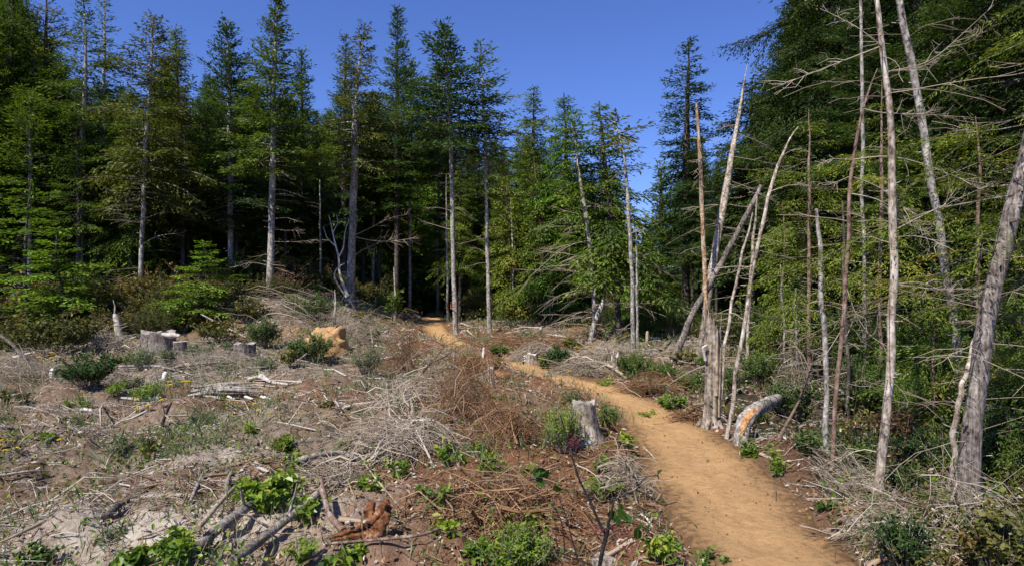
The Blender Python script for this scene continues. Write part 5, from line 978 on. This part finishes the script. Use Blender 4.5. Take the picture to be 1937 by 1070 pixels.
def snag():       # splintered broken trunk by the trail
    g = G(1345, 806); k = g[1] / F; t = thing('splintered_snag', 'thick broken snag with tall splinters beside the trail', 'snag', g); rg = np.random.default_rng(4); B = Buf()
    S = 40; a = np.arange(S) * 2 * math.pi / S; zs = np.array([-.1, 0, 12, 30, 70, 120, 160, 180]) ; R0 = np.array([22, 19, 15.5, 14, 13.5, 13.2, 13, 12.5]) * k; ph = rg.uniform(0, 6, 3)
    V = []
    for j, (z, r) in enumerate(zip(zs, R0)):
        lob = (.10 * np.sin(4 * a + ph[0]) + .06 * np.sin(7 * a + ph[1]) + .05 * np.sin(15 * a + ph[2])) * (1 if j > 3 else 1.6); rr = r * (1 + lob); notch = np.exp(-((a - 5.3) / .16) ** 2) * .35 + np.exp(-((a - 5.75) / .12) ** 2) * .2; rr = rr * (1 - notch)
        top = (28 * rg.random(S) + 20 * np.cos(a - math.pi * .95)) * k if j == 7 else 0
        V.append(np.stack([rr * np.cos(a) + z * k * .02, rr * np.sin(a), (z * k if z >= 0 else -.1) + top + 0 * a], -1))
    V = np.stack(V); i = np.arange(7)[:, None]; q = np.arange(S)[None]; q2 = (q + 1) % S
    B.mesh(V.reshape(-1, 3), np.stack([i * S + q, i * S + q2, (i + 1) * S + q2, (i + 1) * S + q], -1).reshape(-1, 4), .5)
    B.quads(V[6][None] * [1, 1, 1], .3, S); B.obj('trunk', 'stump', t, (0, 0, 0), True)
    for x, z0, z1, w_, y_, m, dx in [(-6, 120, 235, 12, .03, 'stump', -6), (2, 110, 200, 8, -.06, 'tan_wood', 0), (8, 60, 185, 9, -.10, 'tan_wood', 2), (14, 20, 150, 6, -.09, 'tan_wood', 4), (17, 90, 215, 6, 0, 'stump', 8), (-12, 110, 180, 6, -.05, 'stump', -3), (10, 140, 225, 4, .05, 'bark_red', -4), (19, 10, 120, 5, -.03, 'stump', 5)]:
        B = Buf(); tube(B, [[x * .8 * k, y_ * .8, z0 * k], [(x + dx * .4) * .8 * k, y_ * .8, (z0 + z1) / 2 * k], [(x + dx) * .8 * k, y_ * .8, z1 * k]], [w_ * .42 * k, w_ * .42 * k, .003], 7, .5, .12, rg, seg=9); B.obj('splinter', m, t, (0, 0, 0), True)
    B = Buf()
    tube(B, [[-14 * k, -.08, 126 * k], [-20 * k, -.10, 150 * k]], [.020, .018], 5, .8); tube(B, [[-21 * k, -.10, 150 * k], [-12 * k, -.10, 155 * k]], [.016, .014], 5, .8); B.obj('pale_sliver', 'pale_wood', t)
    for aa in np.linspace(0, 6.28, 6)[:-1] + .3:
        B = Buf(); tube(B, [[math.cos(aa) * 15 * k, math.sin(aa) * 15 * k, 12 * k], [math.cos(aa) * 23 * k, math.sin(aa) * 23 * k, 2 * k], [math.cos(aa) * 32 * k, math.sin(aa) * 32 * k, -6 * k]], [.035, .03, .015], 7, .4, .1, rg); B.obj('root', 'stump', t)
snag()

def red_rot():
    g = G(690, 1015); t = thing('rotten_stump_wood', 'ragged red rotten wood chunk lying among roots low in front', 'rotten wood', g); rg = np.random.default_rng(12); k = g[1] / F
    for j, (pts, r) in enumerate([([(-65, -.02, 0), (-20, 0, 12), (20, 0, 30), (38, .02, 62)], [.010, .024, .036, .02]), ([(-30, .03, 2), (0, .03, 16), (12, .05, 62)], [.02, .036, .022]), ([(0, -.03, 2), (25, -.03, 14), (45, 0, 45)], [.03, .045, .02]), ([(10, .02, 20), (40, .04, 40), (40, .05, 66)], [.026, .03, .012]), ([(-60, -.05, -2), (-20, -.04, 4), (30, 0, 14)], [.01, .02, .02])]):
        B = Buf(); tube(B, [[x * k, y, z * k] for x, y, z in pts], r, 14, .5, .20, rg, seg=22, lobes=.35); B.obj('wood_chunk', 'rot', t)
    B = Buf(); tube(B, [[4 * k, -.06, 34 * k], [10 * k, -.07, 40 * k]], [.015, .010], 6, .8); tube(B, [[-32 * k, -.04, 30 * k], [-24 * k, -.05, 34 * k]], [.016, .010], 6, .8); B.obj('pale_knot', 'tan_wood', t)
red_rot()
def rot_log():
    g = G(430, 752); k = g[1] / F; t = thing('rotten_log', 'grey fibrous rotten log lying on the left slope, hollow at its right end', 'log', g); rg = np.random.default_rng(8)
    for j in range(22):
        y0 = rg.uniform(-.12, .18); z0 = rg.uniform(.0, .16) * (1 - abs(y0)); x0 = -60 + rg.uniform(-8, 12); x1 = rg.uniform(10, 62)
        B = Buf(); tube(B, [[x0 * k, y0, z0], [(x0 + x1) / 2 * k, y0 + .02, z0 + .05], [x1 * k, y0 + .08, z0 + rg.uniform(0, .07)]], [.014, .032, .010], 7, rg.uniform(.3, .9), .1, rg, seg=9); B.obj('wood_strip', 'grey_wood', t)
    for j in range(5):
        x = rg.uniform(0, 75); B = Buf(); tube(B, [[x * k, -.1, .03], [(x + 18) * k, -.2, .01]], [.02, .015], 6, .7, .1, rg); B.obj('splinter', 'pale_wood', t)
rot_log()
log('fallen_branch', 'pale jagged wood piece right of the grey rotten log', [(468, 728, .06), (495, 722, .08), (512, 728, .03)], [.02, .05, .015], 'pale_wood', 'branch', 8)
def root_mound():   # lump of sandy soil lifted by roots
    g = G(610, 668); k = g[1] / F; S, Lv = 48, 22; a = np.arange(S) * 2 * math.pi / S; u = np.linspace(0, 1, Lv)
    th = u[:, None] * math.pi / 2; X = np.cos(th) ** .45 * np.cos(a) * 42 * k; Y = np.cos(th) ** .5 * np.sin(a) * 34 * k + .35; Z = np.sin(th) ** 1.2 * 62 * k + 0 * a
    n = .45 * vnoise(X * 2.4 + 5, Y * 2.6 + Z * 2.9) + .40 * vnoise(X * 7, Z * 7 + Y * 7) + .2 * vnoise(X * 14, Z * 14 + Y * 9); X = X * (1 + n); Z = Z * (1 + n * .8) - .15
    V = np.stack([X, Y, Z], -1); i = np.arange(Lv - 1)[:, None]; q = np.arange(S)[None]; q2 = (q + 1) % S; B = Buf()
    B.mesh(V.reshape(-1, 3), np.stack([i * S + q, i * S + q2, (i + 1) * S + q2, (i + 1) * S + q], -1).reshape(-1, 4), .5); me = B.data('soil_mound', 'path', smooth=True)
    o = bpy.data.objects.new('soil_mound', me); col.objects.link(o); o.location = g; tag(o, 'sandy yellow root mound between the dark bushes', 'soil mound')
root_mound()

# white stakes and chips
def stake(px, py, wpx, hpx, label, tilt=0, m='white'):
    g = G(px, py); k = g[1] / F; w_, h = wpx * k / 2, hpx * k; B = Buf(); c = np.array([(-w_, -w_ * .6), (w_, -w_ * .6), (w_, w_ * .6), (-w_, w_ * .6)]); tx = tilt * h
    lv = [np.column_stack([c + [tx * f, 0], np.full(4, z)]) for f, z in ((0, -.05), (.85, h * .85), (1, h))]; lv[2][:, :2] = [tx, 0] + c * [.5, .6]
    V = np.concatenate(lv); f = np.array([[j * 4 + q, j * 4 + (q + 1) % 4, (j + 1) * 4 + (q + 1) % 4, (j + 1) * 4 + q] for j in range(2) for q in range(4)] + [[8, 9, 10, 11]]); B.mesh(V, f, .5)
    o = B.obj('stake', m, None, (0, 0, 0)); o.location = g; tag(o, label, 'stake')
stake(913, 678, 4, 21, 'white stake beside the upper trail', .1)
stake(95, 713, 7, 17, 'white topped stub left of the red tipped shrub', .3)
stake(309, 718, 7, 13, 'short white stake right of the red tipped shrub', .3)
stake(995, 684, 5, 12, 'short white peg beside the low pale stump', -.2)
stake(1173, 700, 3, 20, 'thin pale peg beside the splintered stump', .0, 'pale_wood')
stake(1223, 655, 5, 28, 'tan broken stub under the edge trees near the two bare poles', .05, 'tan_wood')

# yellow flowers: stem and head
def flower_proto():
    t = thing('yellow_flower', 'x', 'flower', (0, 0, -50)); B = Buf(); tube(B, [[0, 0, -.35], [.01, 0, .05], [0, .01, .25]], [.0025, .002], 4, .5); B.obj('stem', 'huck', t)
    B = Buf(); n = 16
    for ring, r in ((0, .022), (1, .015)):
        a = np.arange(n) * 2 * math.pi / n + ring * .2; d = np.stack([np.cos(a), np.sin(a), np.full(n, .25 + .4 * ring)], 1)
        kites(B, np.tile([[0, .01, .25 + .002 * ring]], (n, 1)), d, np.tile([[0, 0, 1.]], (n, 1)), np.full(n, r), np.full(n, .009), rgL.uniform(.2, .9, n))
    B.obj('flower_head', 'yellow', t); return t
fp = flower_proto(); first = True
FL = [('in the clump beside the white topped stub', [(96, 668), (76, 676), (104, 675), (97, 678), (97, 684), (92, 687), (76, 684), (84, 687), (100, 701)]), ('near the short white stake', [(324, 722), (324, 729), (346, 722), (358, 722)]), ('around the forked stub', [(257, 757), (266, 753), (283, 767), (307, 757), (265, 770)]),
      ('near the grey rotten log', [(441, 690), (459, 733), (442, 762), (485, 764), (486, 777)]), ('at the left edge, the nearest ones', [(2, 833), (25, 834), (4, 842), (30, 837), (12, 852), (27, 848)]), ('alone on the bare left slope', [(110, 832)]), ('by the leafy shrub at the left', [(150, 634)]), ('in the grass behind the trail bend', [(1093, 657), (1113, 656), (1120, 657), (1128, 660), (1057, 691), (1075, 703)])]
for where, pts in FL:
    for px, py in pts:
        g = G(px, py + 12); zt = CAM_H - (py - HOR) / F * g[1]; s = max(1.0, min(3.2, g[1] / 4.5)); g[2] = zt - .25 * s
        lab = 'small yellow flower ' + where; gr = 'yellow flowers ' + where; rz = rgL.uniform(0, 6)
        if first: fp.location = g; fp.scale = (s, s, s); fp['label'] = lab; fp['group'] = gr; first = False
        else: copy_tree(fp, g, rz, (s, s, s), lab, gr)

# dark stemmed berry plant close to the camera
def berry_plant():
    d = 2.55; b = P(1130, 1080, d); foot = np.array([b[0], b[1], hz(b[0], b[1])]); t = thing('berry_shrub', 'dark stemmed sapling close to the camera with few green leaves and red berries', 'sapling', foot)
    q = lambda *pp: [P(x, y, d + (dd if dd else 0)) for x, y, *r in pp for dd in [r[0] if r else 0]]
    BS = Buf(); w0 = .0055
    tube(BS, [foot - [0, 0, .05]] + q((1130, 1075), (1136, 1045), (1150, 1000)), [.0105, .008], 7, .5, .06, seg=12)
    B2 = lambda pts, r0, r1: tube(BS, q(*pts), [max(r0 * 1.1, .0026), max(r1 * 1.2, .0018)], 5, .5, .08, seg=12)
    B2([(1150, 1000), (1152, 985), (1158, 965), (1160, 948)], .0055, .0035); B2([(1145, 1010), (1134, 992), (1120, 955), (1108, 925), (1094, 912), (1085, 870), (1072, 825), (1060, 785)], .0055, .002)
    B2([(1160, 948), (1175, 936), (1205, 927), (1218, 900), (1245, 898)], .003, .0012); B2([(1205, 927), (1230, 936), (1250, 957), (1280, 948)], .002, .0008); B2([(1160, 952), (1145, 945), (1130, 948)], .002, .001)
    B2([(1150, 1000), (1170, 985), (1205, 990), (1230, 1003)], .002, .0008); B2([(1120, 1068), (1085, 1055), (1050, 1040)], .004, .002); B2([(1092, 1055), (1080, 1010), (1068, 965), (1054, 935)], .003, .001); B2([(1068, 1045), (1065, 990), (1052, 960), (1025, 935), (1000, 928)], .0025, .001)
    B2([(1072, 828), (1050, 826), (1030, 845), (1005, 868)], .002, .0008); B2([(1000, 906), (1025, 905), (1045, 920)], .0015, .001)
    BS.obj('stems', 'black_stem', t, foot)
    BL = Buf(); cs = [(1015, 890), (1022, 885), (1012, 895), (1030, 918), (1045, 915), (1022, 900), (1165, 968), (1172, 975), (1180, 965), (1178, 990), (1205, 1000), (1225, 1002), (1243, 898), (1180, 980), (1160, 985), (1206, 995)]
    p = np.array(q(*cs)) + rgL.normal(0, .003, (len(cs), 3)); n = len(cs); leaves(BL, p, rgL.normal(0, 1, (n, 3)), rgL.normal(0, 1, (n, 3)) + [0, -.8, .6], rgL.uniform(.040, .058, n), rgL.uniform(.032, .044, n), rgL.uniform(.0, .35, n)); BL.obj('leaves', 'leaf', t, foot)
    for cx, cy, sx, sy, nb in ((1085, 835, 12, 10, 70), (1135, 1000, 18, 8, 50), (1180, 1003, 22, 8, 50), (1180, 1030, 8, 14, 45)):
        BB = Buf(); ico = np.array([(1, 0, 0), (-1, 0, 0), (0, 1, 0), (0, -1, 0), (0, 0, 1), (0, 0, -1.)]); c = np.array(q((cx, cy)))[0]; off = rgL.normal(0, .6, (nb, 3)) * [sx * d / F, .02, sy * d / F]; r = rgL.uniform(.0025, .004, nb)
        V = (c + off)[:, None] + ico[None] * r[:, None, None]
        for f in ((0, 2, 4), (2, 1, 4), (1, 3, 4), (3, 0, 4), (2, 0, 5), (1, 2, 5), (3, 1, 5), (0, 3, 5)): BB.quads(V[:, f], rgL.random(nb), 3)
        BB.obj('berries', 'berry', t, foot)
berry_plant()

# crooked bleached sapling on the mound, left of the stout grey stem
def crooked():
    d = 23.0; b = P(643, 560, d); foot = np.array([b[0], b[1], hz(b[0], b[1])]); t = thing('dead_sapling', 'bleached crooked many branched dead sapling on the mound beside the stout stem', 'dead sapling', foot)
    q = lambda pp: [P(x, y, d) for x, y in pp]
    for pts, r0, r1 in [([(658, 560), (648, 535), (640, 515), (643, 490), (633, 460), (628, 430), (622, 408)], .06, .012), ([(655, 562), (640, 540), (630, 520), (638, 505), (652, 498)], .035, .02), ([(640, 488), (650, 470), (652, 440), (660, 415)], .03, .01), ([(634, 465), (618, 450), (612, 430)], .025, .008), ([(630, 440), (640, 420), (636, 405)], .018, .006)]:
        B = Buf(); tube(B, q(pts), [r0, r1], 7, .7, .06, seg=14); B.obj('branch' if r0 < .06 else 'trunk', 'pale_wood', t, foot)
crooked()
def vine_post():
    g = G(748, 612); k = g[1] / F; B = Buf(); tube(B, [[0, 0, -.1], [0, 0, 60 * k], [-3 * k, 0, 106 * k]], [.05, .04, .015], 7, .6, .08); o = B.obj('broken_pole', 'bark_pale', None, (0, 0, 0)); o.location = g; tag(o, 'broken pale stick carrying the climbing vine', 'broken stick')
vine_post()
for o in list(col.objects):
    if o.type == 'EMPTY' and o.location.z < -40 and not o.parent:
        for c in list(o.children): bpy.data.objects.remove(c)
        bpy.data.objects.remove(o)
